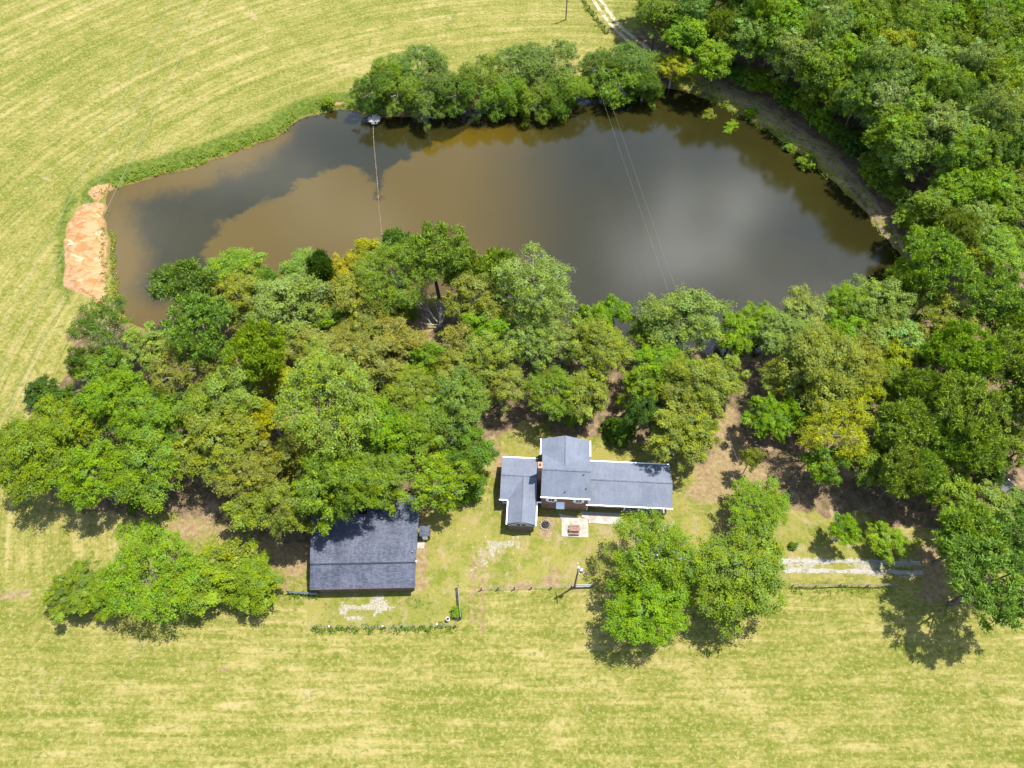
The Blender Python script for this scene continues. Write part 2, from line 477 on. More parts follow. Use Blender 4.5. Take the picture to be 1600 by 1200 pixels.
pale = stripe([(0, 705), (30, 640), (60, 560), (110, 480), (80, 420)], 4, 8, .55) + stripe([(180, 250), (340, 170), (520, 120), (700, 90)], 3, 7, .45) + stripe([(20, 800), (90, 790), (190, 760)], 3, 5, .5)
pale = np.clip(pale + stripe([(0, 1010), (500, 1030), (1000, 1020), (1600, 1060)], 5, 9, .12), 0, 1)

# mowing direction: rings round the pond in the left and top field, straight passes in the near field
cx, cy = at(900, 640)[:2]
rad = np.hypot(GP[:, 0] - cx, (GP[:, 1] - cy) * 1.05)
ang = np.arctan2(GP[:, 1] - cy, GP[:, 0] - cx)
near = np.clip((46 - GP[:, 1] + .12 * GP[:, 0]) / 8, 0, 1)
def set_attr(me, name, typ, arr):
    a = me.attributes.new(name, typ, 'POINT')
    a.data.foreach_set({'FLOAT_COLOR': 'color', 'FLOAT_VECTOR': 'vector', 'FLOAT': 'value'}[typ], np.asarray(arr, np.float32).ravel())
set_attr(gme, 'zone_a', 'FLOAT_COLOR', np.column_stack([woods, dirt, lush, lawn]))
set_attr(gme, 'zone_b', 'FLOAT_COLOR', np.column_stack([gravel, sandy, pale, near]))
set_attr(gme, 'ring', 'FLOAT_VECTOR', np.column_stack([ang * 60, rad, np.zeros(len(rad))]))

def ground_material():
    m, n, out = material('ground')
    co = n.new('ShaderNodeTexCoord').outputs['Object']
    za = n.attr('zone_a'); zb = n.attr('zone_b')
    sa = n.new('ShaderNodeSeparateColor'); n.put(sa.inputs[0], za.outputs['Color'])
    sb = n.new('ShaderNodeSeparateColor'); n.put(sb.inputs[0], zb.outputs['Color'])
    woods, dirt, lush, lawn = sa.outputs[0], sa.outputs[1], sa.outputs[2], za.outputs['Alpha']
    grav, sandy, pale, near = sb.outputs[0], sb.outputs[1], sb.outputs[2], zb.outputs['Alpha']
    big = n.noise(co, .035, 4, .55); mid = n.noise(co, .22, 5, .6); fine = n.noise(co, 1.5, 5, .7); xf = n.noise(co, 4.5, 3, .7)
    ring = n.attr('ring').outputs['Vector']
    s1 = n.noise(n.vmul(ring, (.05, .55, 1)), 1.0, 5, .65, .3)
    s2 = n.noise(n.vmul(ring, (.02, .16, 1)), 1.0, 3, .5, .2)
    t1 = n.noise(n.vmul(co, (.07, .95, 1)), 1.0, 5, .68, .3)
    t2 = n.noise(n.vmul(co, (.03, .3, 1)), 1.0, 4, .6, .3)
    mixf = lambda f, a, b: n.math('ADD', n.math('MULTIPLY', a, n.math('SUBTRACT', 1.0, f)), n.math('MULTIPLY', b, f))
    st1 = mixf(near, s1, t1); st2 = mixf(near, s2, t2)
    # straw over green stubble
    dry = n.math('MULTIPLY', st1, 1.35)
    for v, k in ((st2, .38), (mid, .9), (fine, .95), (big, .7)):
        dry = n.math('MULTIPLY_ADD', v, k, dry)
    dry = n.math('ADD', dry, n.math('MULTIPLY', pale, .2))
    ringy = n.new_sep(ring)[1]; wy = n.new_sep(co)[1]
    ph = n.math('ADD', n.math('MULTIPLY', mixf(near, ringy, wy), 2.35), n.math('MULTIPLY', big, 14.0))
    dry = n.math('ADD', dry, n.math('MULTIPLY', n.math('MULTIPLY', n.math('SINE', ph), .06), n.step(mid, .38, .6)))
    d = n.step(dry, 1.8, 2.46)
    field = n.mix(d, (.083, .096, .0115), (.176, .155, .044))
    field = n.mix(n.step(dry, 2.2, 2.62), field, (.235, .195, .082))
    field = n.mix(n.math('MULTIPLY', n.step(n.noise(co, 1.75, 4, .75), .51, .6), .62), field, (.22, .192, .075))
    field = n.mix(n.math('MULTIPLY', n.step(n.noise(n.vmul(co, (.8, 1.3, 1)), .95, 5, .72, .5), .52, .63), .65), field, (.06, .08, .009))
    field = n.mix(n.math('MULTIPLY', n.step(n.noise(co, .16, 6, .72, .4), .62, .72), .7), field, (0.2414, 0.1917, 0.1136))
    # lawn
    lf = n.step(n.math('ADD', n.math('MULTIPLY', mid, 1.0), n.math('MULTIPLY', fine, .8)), .66, 1.02)
    lawnc = n.mix(lf, (.084, .105, .011), (.165, .148, .038))
    lawnc = n.mix(n.math('MULTIPLY', n.step(n.noise(co, .33, 6, .72, .4), .5, .66), .85), lawnc, (0.2059, 0.1598, 0.0852))
    lawnc = n.mix(n.math('MULTIPLY', n.step(n.noise(co, 2.4, 4, .7, .4), .53, .68), .5), lawnc, (0.0532, 0.0781, 0.0092))
    lawnc = n.mix(n.math('MULTIPLY', n.step(xf, .54, .72), .5), lawnc, (0.1988, 0.1775, 0.0781))
    def over(base, mask, k, col, a=.42, b=.58):
        f = n.math('ADD', mask, n.math('MULTIPLY', n.math('SUBTRACT', fine, .5), k))
        f = n.math('ADD', f, n.math('MULTIPLY', n.math('SUBTRACT', mid, .5), k))
        g = n.step(f, a, b)
        g = n.math('MULTIPLY', g, n.step(mask, .02, .12))
        return n.mix(g, base, col)
    c = over(field, lawn, .5, lawnc)
    floor = n.mix(n.step(n.noise(co, .8, 6, .7), .36, .64), (.075, .055, .031), (.15, .105, .061))
    floor = n.mix(n.step(n.noise(co, .28, 5, .65), .54, .66), floor, (.215, .155, .092))
    floor = n.mix(n.math('MULTIPLY', n.step(n.noise(co, .42, 5, .65, .6), .55, .66), .75), floor, (0.0532, 0.0639, 0.0142))
    floor = n.mix(n.math('MULTIPLY', n.step(xf, .56, .72), .4), floor, (0.1846, 0.1420, 0.0852))
    c = over(c, woods, .7, floor)
    soil = n.mix(n.step(n.noise(co, 1.3, 6, .7), .35, .65), (0.1356, 0.0923, 0.0469), (0.2109, 0.1590, 0.0859))
    soil = n.mix(n.math('MULTIPLY', n.step(n.noise(co, 1.9, 5, .7, .4), .5, .62), .5), soil, (0.1129, 0.1037, 0.0220))
    c = over(c, dirt, 1.1, soil, .4, .62)
    lushc = n.mix(n.step(n.noise(co, .9, 6, .7), .36, .64), (0.0391, 0.0625, 0.0064), (0.0887, 0.1100, 0.0185))
    c = over(c, lush, 1.1, lushc, .38, .7)
    c = over(c, grav, 1.7, n.mix(n.step(xf, .35, .65), (0.1562, 0.1420, 0.0923), (0.2556, 0.2414, 0.1953)), .44, .6)
    c = over(c, sandy, .4, n.mix(n.step(n.noise(co, .8, 5, .7), .35, .65), (0.1882, 0.0959, 0.0405), (0.2556, 0.1697, 0.0937)))
    # wet bed below the water line
    z = n.new_sep(co)[2]
    c = n.mix(n.step(z, -1.02, -.72, 1.0, 0.0), c, (0.1207, 0.0959, 0.0249))
    h = n.math('ADD', n.math('MULTIPLY', fine, .6), n.math('MULTIPLY', xf, .4))
    principled(n, out, c, .95, .08, n.bump(h, .75, .22))
    return m
gme.materials.append(ground_material())
ground = link_mesh('ground', gme)
tag(ground, 'mown hay field with yellow green stubble, yard lawn and woodland floor', None, None, 'structure')

# ------------------------------------------------------------------ pond water
def make_water():
    lo, hi = POND.min(0) - 6, POND.max(0) + 6
    wx = np.arange(lo[0], hi[0], 1.0); wy = np.arange(lo[1], hi[1], 1.0)
    WX, WY = np.meshgrid(wx, wy); P = np.stack([WX.ravel(), WY.ravel()], 1)
    d = signed_dist(P, POND)
    n_x = len(wx)
    keep = (d < 4).reshape(WX.shape)
    idx = (np.arange(len(wy) - 1)[:, None] * n_x + np.arange(n_x - 1)[None, :])
    ok = keep[:-1, :-1] & keep[1:, :-1] & keep[:-1, 1:] & keep[1:, 1:]
    i = idx[ok]
    f = np.stack([i, i + 1, i + 1 + n_x, i + n_x], 1)
    used = np.unique(f); remap = -np.ones(len(P), int); remap[used] = np.arange(len(used))
    me = raw_mesh('pond_water', np.column_stack([P[used], np.full(len(used), WATER_Z)]), remap[f], 4)
    PU = P[used]
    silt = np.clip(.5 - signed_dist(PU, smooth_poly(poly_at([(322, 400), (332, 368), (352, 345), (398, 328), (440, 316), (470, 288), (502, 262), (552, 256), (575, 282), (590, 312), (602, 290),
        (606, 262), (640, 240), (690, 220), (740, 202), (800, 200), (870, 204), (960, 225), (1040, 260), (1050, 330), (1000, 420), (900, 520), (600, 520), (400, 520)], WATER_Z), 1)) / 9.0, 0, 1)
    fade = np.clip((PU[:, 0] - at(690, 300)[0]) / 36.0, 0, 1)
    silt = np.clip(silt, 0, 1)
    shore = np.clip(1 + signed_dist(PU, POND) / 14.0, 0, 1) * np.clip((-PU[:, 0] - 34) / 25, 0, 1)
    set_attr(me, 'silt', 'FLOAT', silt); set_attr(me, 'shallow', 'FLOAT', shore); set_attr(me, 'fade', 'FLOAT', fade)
    m, n, out = material('pond_water')
    co = n.new('ShaderNodeTexCoord').outputs['Object']
    sl = n.attr('silt').outputs['Fac']; sh = n.attr('shallow').outputs['Fac']
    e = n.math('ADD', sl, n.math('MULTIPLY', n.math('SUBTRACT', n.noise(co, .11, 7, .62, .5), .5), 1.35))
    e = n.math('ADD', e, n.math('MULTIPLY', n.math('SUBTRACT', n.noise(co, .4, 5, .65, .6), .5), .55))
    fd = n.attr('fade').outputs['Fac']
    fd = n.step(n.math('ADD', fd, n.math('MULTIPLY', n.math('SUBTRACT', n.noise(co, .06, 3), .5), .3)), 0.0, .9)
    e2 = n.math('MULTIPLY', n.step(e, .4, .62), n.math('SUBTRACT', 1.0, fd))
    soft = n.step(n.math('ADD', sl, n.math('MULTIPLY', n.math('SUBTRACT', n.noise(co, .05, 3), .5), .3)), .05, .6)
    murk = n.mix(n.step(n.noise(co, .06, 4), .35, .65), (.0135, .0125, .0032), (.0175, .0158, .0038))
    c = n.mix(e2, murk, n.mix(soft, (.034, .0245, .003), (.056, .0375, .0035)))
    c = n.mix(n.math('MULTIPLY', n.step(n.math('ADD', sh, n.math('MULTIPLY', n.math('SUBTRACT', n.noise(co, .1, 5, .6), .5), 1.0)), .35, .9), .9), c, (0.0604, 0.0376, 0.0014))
    wv = n.noise(n.vmul(co, (1, 2.2, 1)), 2.6, 4, .6)
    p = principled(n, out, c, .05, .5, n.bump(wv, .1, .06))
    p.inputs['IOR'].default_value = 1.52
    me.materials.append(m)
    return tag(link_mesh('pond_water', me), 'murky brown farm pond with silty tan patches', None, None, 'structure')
make_water()

# ------------------------------------------------------------------ tracks, drive, sand: sheets draped on the ground
rnd = random.Random(7)
def draped_strip(mb, pts, width, lift=.03, jag=.12, step=.6, seed=1):
    r = random.Random(seed)
    P = [Vector((*p, 0)) for p in pts]
    fine = []
    for a, b in zip(P[:-1], P[1:]):
        k = max(1, int((b - a).length / step))
        fine += [a.lerp(b, i / k) for i in range(k)]
    fine.append(P[-1])
    v = []; f = []
    for i, p in enumerate(fine):
        t = (fine[min(i + 1, len(fine) - 1)] - fine[max(i - 1, 0)]).normalized()
        s = Vector((-t.y, t.x, 0))
        for q in (-1, -.4, .4, 1):
            u = p + s * (q * width / 2 + r.uniform(-jag, jag) * (1 if abs(q) == 1 else .3))
            v.append((u.x, u.y, gz(u.x, u.y) + lift))
    for i in range(len(fine) - 1):
        for k in range(3):
            f.append((i * 4 + k, i * 4 + k + 1, (i + 1) * 4 + k + 1, (i + 1) * 4 + k))
    mb.add(v, f)
def offset_line(pts, d):
    out = []
    for i, p in enumerate(pts):
        t = np.array(pts[min(i + 1, len(pts) - 1)]) - np.array(pts[max(i - 1, 0)]); t = t / np.linalg.norm(t)
        out.append((p[0] - t[1] * d, p[1] + t[0] * d))
    return out
def smooth_line(pts, k=2):
    p = [np.array(q) for q in pts]
    for _ in range(k):
        q = [p[0]]
        for a, b in zip(p[:-1], p[1:]): q += [a * .75 + b * .25, a * .25 + b * .75]
        p = q + [p[-1]]
    return [tuple(q) for q in p]

DAM = smooth_line(poly_at([(1068, 106), (1100, 122), (1150, 148), (1205, 178), (1255, 212), (1305, 252), (1352, 304), (1398, 368), (1428, 425)]))
mb = MB()
for k, off in enumerate((-.85, .85)):
    draped_strip(mb, offset_line(DAM, off), .8, seed=20 + k, jag=.2)
tag(mb.build('dirt_track', DIRT_TRACK), 'two wheel ruts of a dirt track along the dam between the pond and the wood', None, None, 'structure')
TOP = smooth_line(poly_at([(898, -60), (918, -22), (938, 8), (957, 35), (985, 62), (1020, 85), (1068, 106)]))
mb = MB()
for k, off in enumerate((-.9, .9)):
    draped_strip(mb, offset_line(TOP, off), .95, seed=30 + k, jag=.15)
tag(mb.build('farm_track', PALE_TRACK), 'pale two rut farm track entering at the top of the field', None, None, 'structure')
DRIVE = smooth_line(poly_at([(1130, 884), (1230, 884), (1330, 885), (1440, 887)]))
mb = MB()
for k, off in enumerate((-.75, .75)):
    draped_strip(mb, offset_line(DRIVE, off), .6, seed=40 + k, jag=.16)
tag(mb.build('gravel_drive', GRAVEL), 'white gravel two rut drive leading right from the big yard trees', None, None, 'structure')

def draped_patch(name, outline, mat, label, lift=.05, cell=.5, bulge=.0):
    poly = smooth_poly(outline, 1)
    lo, hi = poly.min(0), poly.max(0)
    xs = np.arange(lo[0] - cell, hi[0] + cell, cell); ys = np.arange(lo[1] - cell, hi[1] + cell, cell)
    X, Y = np.meshgrid(xs, ys); P = np.stack([X.ravel(), Y.ravel()], 1)
    d = signed_dist(P, poly) + (hash_noise(P[:, 0], P[:, 1], 1.1, 9) - .5) * .9
    keep = (d < 0).reshape(X.shape); n_x = len(xs)
    idx = np.arange(len(ys) - 1)[:, None] * n_x + np.arange(n_x - 1)[None, :]
    i = idx[keep[:-1, :-1] & keep[1:, :-1] & keep[:-1, 1:] & keep[1:, 1:]]
    f = np.stack([i, i + 1, i + 1 + n_x, i + n_x], 1)
    used = np.unique(f); remap = -np.ones(len(P), int); remap[used] = np.arange(len(used))
    z = np.maximum(ground_z(P[used]), WATER_Z - .3) + lift + bulge * np.clip(-d[used] / 3, 0, 1) * hash_noise(P[used][:, 0], P[used][:, 1], .5, 3)
    me = raw_mesh(name, np.column_stack([P[used], z]), remap[f], 4)
    return tag(link_mesh(name, me, mat), label, None, None, 'structure')
draped_patch('sand_bank', poly_at([(140, 320), (156, 317), (161, 340), (162, 400), (164, 440), (168, 480), (156, 476), (128, 460), (113, 446), (112, 424), (104, 414), (111, 400), (108, 388), (100, 380), (108, 362), (114, 346), (122, 334)], -.3), SAND,
             'bare orange sand bank sloping into the left end of the pond', bulge=.5)
draped_patch('sand_spit', poly_at([(137, 301), (150, 292), (168, 289), (172, 295), (158, 304), (144, 308)], -.6), SAND, 'small orange sand spit at the top left corner of the pond', bulge=.3)

# ------------------------------------------------------------------ the brick house (its own axes: x along the front, y away from the camera)
H0 = at(845, 776, 5.0)
house = empty('brick_house', (H0.x, H0.y, 0), math.radians(-3.0))
tag(house, 'brick house with grey shingle roofs, a tall middle block and lower wings', 'house')
def wall(x0, x1, y0, y1, z0, z1, mat=None):
    return MB().box(x0, x1, y0, y1, z0, z1).build('wall', mat or BRICK, house)
# middle block
wall(.15, 7.4, .25, 7.3, -.4, 4.95)
wall(.0, 7.4, 7.3, 9.95, -.4, 4.92)
MB().add([(.0, 9.94, 4.9), (7.4, 9.94, 4.9), (3.62, 9.94, 6.25)], [(0, 1, 2)]).add([(.0, 9.7, 4.9), (7.4, 9.7, 4.9), (3.62, 9.7, 6.25)], [(2, 1, 0)]).build('gable_wall', SIDING, house)
T = .14
e, r = 5.0, 7.0
MB().slab([(0, 0, e), (7.55, 0, e), (7.55, 3.7, r), (0, 3.7, r)], T).build('roof', HOUSE_ROOF, house)
rear = MB().slab([(0, 3.7, r), (7.55, 3.7, r), (7.55, 7.45, e), (3.57, 4.83, 6.4), (0, 7.45, e)], T)
rear.build('roof', HOUSE_ROOF, house)
MB().slab([(-.2, 7.4, e - .03), (3.57, 4.83, 6.4), (3.57, 10.15, 6.4), (-.2, 10.15, e - .03)], T).build('roof', HOUSE_ROOF, house)
MB().slab([(3.57, 4.83, 6.4), (7.6, 7.4, e - .03), (7.6, 10.15, e - .03), (3.57, 10.15, 6.4)], T).build('roof', HOUSE_ROOF, house)
MB().box(0, 7.55, 3.6, 3.8, r - .03, r + .035).build('ridge_cap', RIDGE, house)
MB().box(3.49, 3.65, 4.9, 10.14, 6.36, 6.43).build('ridge_cap', RIDGE, house)
def gutter(x0, x1, y0, y1, z):
    return MB().box(x0, x1, y0, y1, z - .17, z + .03).build('gutter', WHITE_TRIM, house)
gutter(-.05, 7.65, -.16, -.004, e - .02)
gutter(-.36, -.205, 7.3, 10.15, e - .05)
gutter(7.605, 7.76, 7.3, 10.15, e - .05)
# left wing with the front extension
e2, r2 = 2.8, 4.05
wall(-6.2, -.7, .5, 7.35, -.4, 2.75)
wall(-4.85, -.85, -3.78, .5, -.4, 2.72, simple('shaded_brick', (0.0852, 0.0532, 0.0391), (0.1420, 0.0923, 0.0710), 3, .9))  # extension front: darker copy of the brick, its shade put into the colour
MB().slab([(-6.4, .2, e2), (-5.05, .2, e2), (-2.83, 3.72, r2 - .01), (-.65, 3.8, r2), (-6.4, 3.8, r2)][:1] + [(-5.05, .2, e2), (-2.83, 3.72, r2), (-.66, .3, e2 + .03), (-.66, 3.8, r2), (-6.4, 3.8, r2)], T).build('roof', HOUSE_ROOF, house)
MB().slab([(-6.4, 3.8, r2), (-.66, 3.8, r2), (-.66, 7.57, e2), (-6.4, 7.57, e2)], T).build('roof', HOUSE_ROOF, house)
MB().slab([(-5.05, -3.85, e2), (-2.83, -3.85, r2), (-2.83, 3.72, r2), (-5.05, .2, e2)], T).build('roof', HOUSE_ROOF, house)
MB().slab([(-2.83, -3.85, r2), (-.6, -3.85, e2), (-.6, .3, e2), (-2.83, 3.72, r2)], T).build('roof', HOUSE_ROOF, house)
MB().box(-6.4, -.66, 3.71, 3.89, r2 - .03, r2 + .035).build('ridge_cap', RIDGE, house)
MB().box(-2.9, -2.76, -3.84, 3.6, r2 - .035, r2 + .03).build('ridge_cap', RIDGE, house)
MB().add([(-4.95, -3.9, 2.3), (-.7, -3.9, 2.3), (-2.83, -3.9, 4.0), (-4.95, -3.785, 2.3), (-.7, -3.785, 2.3), (-2.83, -3.785, 4.0)], [(0, 1, 2), (5, 4, 3), (0, 3, 4, 1), (1, 4, 5, 2), (2, 5, 3, 0)]).build('gable_wall', SIDING, house)
for gx0 in (-3.55, -2.7):
    MB().box(gx0, gx0 + .55, -3.96, -3.905, 2.55, 3.1).build('vent_louvre', DARK_METAL, house)
gutter(-6.5, -5.2, .04, .195, e2)
gutter(-5.21, -5.055, -3.95, .04, e2)
gutter(-.595, -.44, -3.95, .1, e2)
gutter(-.44, .14, -.06, .1, e2)
gutter(-6.4, -.68, 7.575, 7.73, e2)
# right wing: brick room then an open porch on posts
r3 = 4.2
wall(7.56, 13.3, .75, 7.35, -.4, 2.7)
wall(13.3, 20.3, 3.6, 7.35, -.4, 2.7)
wall(20.08, 20.3, .45, 3.6, -.4, .7)
MB().slab([(7.56, 0.05, e2), (20.65, 0.05, e2), (20.65, 3.68, r3), (7.56, 3.68, r3)], T).build('roof', HOUSE_ROOF, house)
MB().slab([(7.56, 3.68, r3), (20.65, 3.68, r3), (20.65, 7.6, e2), (7.56, 7.6, e2)], T).build('roof', HOUSE_ROOF, house)
MB().box(7.56, 20.65, 3.59, 3.77, r3 - .03, r3 + .035).build('ridge_cap', RIDGE, house)
gutter(7.15, 20.75, -.11, .046, e2)
gutter(7.78, 20.65, 7.605, 7.76, e2)
MB().add([(20.28, .4, 2.7), (20.28, 7.3, 2.7), (20.28, 3.68, 4.0)], [(0, 1, 2)]).build('gable_wall', SIDING, house)
for qx in (13.4, 15.7, 18.0, 20.2):
    MB().box(qx - .07, qx + .07, .32, .46, 0, 2.7).build('porch_post', WHITE_TRIM, house)
MB().box(13.3, 20.3, .3, 3.6, -.4, .12).build('porch_floor', CONCRETE, house)
# windows, shutters, door and awning
def window(x, z, w_=.95, h_=1.3, y=.25):
    f = MB().box(x - w_ / 2, x + w_ / 2, y - .06, y - .002, z - h_ / 2, z + h_ / 2).build('window', WHITE_TRIM, house)
    MB().box(x - w_ / 2 + .07, x - .03, y - .075, y - .055, z - h_ / 2 + .07, z + h_ / 2 - .07).box(x + .03, x + w_ / 2 - .07, y - .075, y - .055, z - h_ / 2 + .07, z + h_ / 2 - .07).build('pane', GLASS, f)
    MB().box(x - w_ / 2 - .08, x + w_ / 2 + .08, y - .16, y - .062, z - h_ / 2 - .08, z - h_ / 2).build('sill', WHITE_TRIM, f)
for wx_, wz_ in ((1.7, 3.6), (5.97, 3.6)):
    window(wx_, wz_)
for q in (1.07, 2.33, 5.34, 6.6):
    MB().box(q - .22, q + .22, .19, .248, 2.95, 4.25).build('shutter', WHITE_TRIM, house)
window(8.6, 1.5, .8, 1.1, .75); window(11.2, 1.5, 1.5, 1.2, .75)
d_ = MB().box(2.72, 3.62, .2, .248, 0, 2.1).build('door', WHITE_TRIM, house)
MB().box(3.46, 3.52, .16, .2, 1.0, 1.08).build('handle', DARK_METAL, d_)
MB().slab([(2.5, -.72, 2.28), (3.8, -.72, 2.28), (3.8, .245, 2.72), (2.5, .245, 2.72)], .05).build('awning', WHITE_TRIM, house)
window(-5.6, 1.5, .6, 1.0, .5)
# brick chimney in the slot between the left wing and the middle block
ch = MB().box(-.62, .02, 3.55, 4.55, -.4, 7.7).build('chimney', BRICK, house)
MB().box(-.66, .06, 3.51, 4.59, 7.7, 7.8).build('chimney_cap', simple('brick_cap', (0.2130, 0.1207, 0.0852), (0.2982, 0.1988, 0.1491), 5, .9), ch)
MB().lathe([(.15, 7.82), (.15, 8.1), (.11, 8.1), (.11, 7.83)], 12, (-.3, 4.05)).build('flue', simple('clay', (0.2130, 0.0923, 0.0568), (0.2840, 0.1420, 0.0852), 4, .9), ch)
for vx, vy in ((6.5, 3.2), (3.7, .75), (6.95, 1.35)):
    vz = e + 2 * vy / 3.7
    MB().lathe([(.09, vz - .1), (.09, vz + .38), (.0, vz + .38)], 10, (vx, vy)).build('vent_pipe', DARK_METAL, house)
MB().tube([(7.48, .12, 4.85), (7.48, .2, 4.5), (7.48, .2, 0.1)], .05, 6).build('downspout', WHITE_TRIM, house)

def hl(x, y, z=0.0):
    a = math.radians(-3.0)
    return Vector((H0.x + x * math.cos(a) - y * math.sin(a), H0.y + x * math.sin(a) + y * math.cos(a), z))
HR = math.radians(-3.0)
# patio slabs
pa = empty('patio', hl(0, 0, 0), HR)
tag(pa, 'stained concrete patio slabs in front of the house', None, None, 'structure')
MB().prism([(3.55, -4.4), (7.75, -4.4), (7.75, -1.98), (7.7, -1.3), (3.1, -.6), (3.5, -1.9)], -.3, .09).build('slab', CONCRETE, pa)
MB().prism([(6.6, -.05), (6.72, -1.05), (7.78, -1.32), (7.8, -1.97), (13.4, -2.0), (13.4, -.05)], -.3, .12).build('slab', CONCRETE, pa)

# picnic table with two benches
pt = empty('picnic_table', hl(5.55, -3.35, .09), HR)
tag(pt, 'red brown wooden picnic table with benches on the square patio slab', 'picnic table')
mbt = MB()
for k in range(5):
    mbt.box(-.85, .85, -.36 + k * .148, -.36 + k * .148 + .132, .72, .76)
mbt.build('tabletop', TABLE_WOOD, pt)
for s in (-1, 1):
    mbb = MB()
    for k in range(2):
        y0 = s * .68 - .13 + k * .135
        mbb.box(-.85, .85, y0, y0 + .122, .42, .46)
    mbb.build('bench', TABLE_WOOD, pt)
for s in (-1, 1):
    MB().box(s * .62 - .03, s * .62 + .03, -.78, .78, .36, .42).box(s * .62 - .03, s * .62 + .03, -.36, .36, .66, .72) \
        .tube([(s * .62 + .04, -.62, 0), (s * .62 + .04, -.25, .7)], .05, 4).tube([(s * .62 + .04, .62, 0), (s * .62 + .04, .25, .7)], .05, 4).build('leg_frame', TABLE_WOOD, pt)

# fire pit: a ring of stones round black ash
fp = empty('fire_pit', hl(.95, -2.6, gz(*hl(.95, -2.6)[:2])))
tag(fp, 'blackened round fire pit ringed with stones beside the house extension', 'fire pit')
MB().lathe([(.62, .02), (.45, .1), (.2, .13), (.001, .14)], 18).build('ash_bed', ASH, fp)
r_ = random.Random(3)
for k in range(15):
    a = k / 15 * 2 * math.pi
    bm = bmesh.new(); bmesh.ops.create_icosphere(bm, subdivisions=1, radius=.17)
    for v in bm.verts: v.co *= r_.uniform(.75, 1.2)
    me = bpy.data.meshes.new('stone'); bm.to_mesh(me); bm.free()
    s_ = link_mesh('stone', me, STONE, fp)
    q = .75 + r_.uniform(-.05, .12)
    s_.location = (math.cos(a) * q, math.sin(a) * q, .08); s_.rotation_euler = (r_.random() * 3, r_.random() * 3, r_.random() * 3); s_.scale = (1.1, .9, .75)

# ------------------------------------------------------------------ the barn and the lean-to shed beside it
B0 = at(484, 921, 2.6)
BR = math.radians(1.2)
barn = empty('barn', (B0.x, B0.y, 0), BR)
tag(barn, 'long brown barn with a dark shingle roof half shaded by trees', 'barn')
MB().slab([(0, 0, 2.6), (15.55, 0, 2.6), (15.65, 3.25, 4.2), (.05, 3.25, 4.2)], .12).build('roof', BARN_ROOF, barn)
MB().slab([(.0, 3.25, 4.2), (15.65, 3.25, 4.2), (15.75, 14.9, 2.36), (7.55, 14.9, 2.36), (7.55, 11.6, 2.881), (-1.15, 11.6, 2.881)], .12).build('roof', BARN_ROOF, barn)
MB().box(.05, 15.62, 3.14, 3.36, 4.16, 4.245).build('ridge_cap', BARN_RIDGE, barn)
bw = lambda a, b, c, d, z1: MB().box(a, b, c, d, -.4, z1).build('wall', BARN_WALL, barn)
bw(.35, 15.2, .3, .42, 2.55); bw(.35, .47, .42, 11.3, 2.5); bw(15.08, 15.2, .42, 14.5, 2.25); bw(7.8, 15.08, 14.4, 14.5, 2.2); bw(.47, 7.8, 11.2, 11.3, 2.6); bw(7.7, 7.8, 11.3, 14.4, 2.2)
for s in (.36, 15.08):
    MB().add([(s, .42, 2.5), (s, 11.3, 2.5), (s, 3.25, 4.05), (s + .11, .42, 2.5), (s + .11, 11.3, 2.5), (s + .11, 3.25, 4.05)], [(0, 1, 2), (5, 4, 3), (0, 3, 4, 1), (1, 4, 5, 2), (2, 5, 3, 0)]).build('gable_wall', BARN_WALL, barn)
MB().box(0, 15.55, -.05, -.003, 2.42, 2.6).build('fascia', BARN_WALL, barn)
for dx in (1.2, 5.0, 8.8, 12.2):
    f = MB().box(dx, dx + 2.4, .24, .298, -.1, 2.2).build('door', simple('old_board', (0.0710, 0.0497, 0.0355), (0.1207, 0.0852, 0.0604), 3, .9), barn)
    MB().box(dx + 2.2, dx + 2.26, .2, .24, 1.0, 1.2).build('handle', DARK_METAL, f)
MB().lathe([(.1, 3.85), (.1, 4.35), (0, 4.35)], 10, (15.1, 4.9)).build('vent_pipe', GALV, barn)
MB().box(15.24, 15.45, 4.3, 4.5, .8, 1.4).build('meter_box', WHITE_TRIM, barn)
def bl(x, y, z=0.0):
    return Vector((B0.x + x * math.cos(BR) - y * math.sin(BR), B0.y + x * math.sin(BR) + y * math.cos(BR), z))
shed = empty('garden_shed', bl(15.75, 8.2, 0), BR)
tag(shed, 'tiny square dark roofed shed against the right side of the barn', 'shed')
MB().box(.08, 1.52, .12, 1.55, -.2, 1.8).build('wall', BARN_WALL, shed)
MB().slab([(0, 0, 1.85), (1.62, 0, 1.85), (1.62, .85, 2.15), (0, .85, 2.15)], .08).build('roof', BARN_ROOF, shed)
MB().slab([(0, .85, 2.15), (1.62, .85, 2.15), (1.62, 1.7, 1.85), (0, 1.7, 1.85)], .08).build('roof', BARN_ROOF, shed)
MB().box(.4, 1.2, .08, .118, 0, 1.6).build('door', WHITE_TRIM, shed)
pd = empty('concrete_pad', bl(15.3, 6.9, 0), BR)
tag(pd, 'small pale concrete pad below the tiny shed', None, None, 'structure')
MB().box(.0, 1.1, 0, 1.15, -.2, .08).build('slab', CONCRETE, pd)

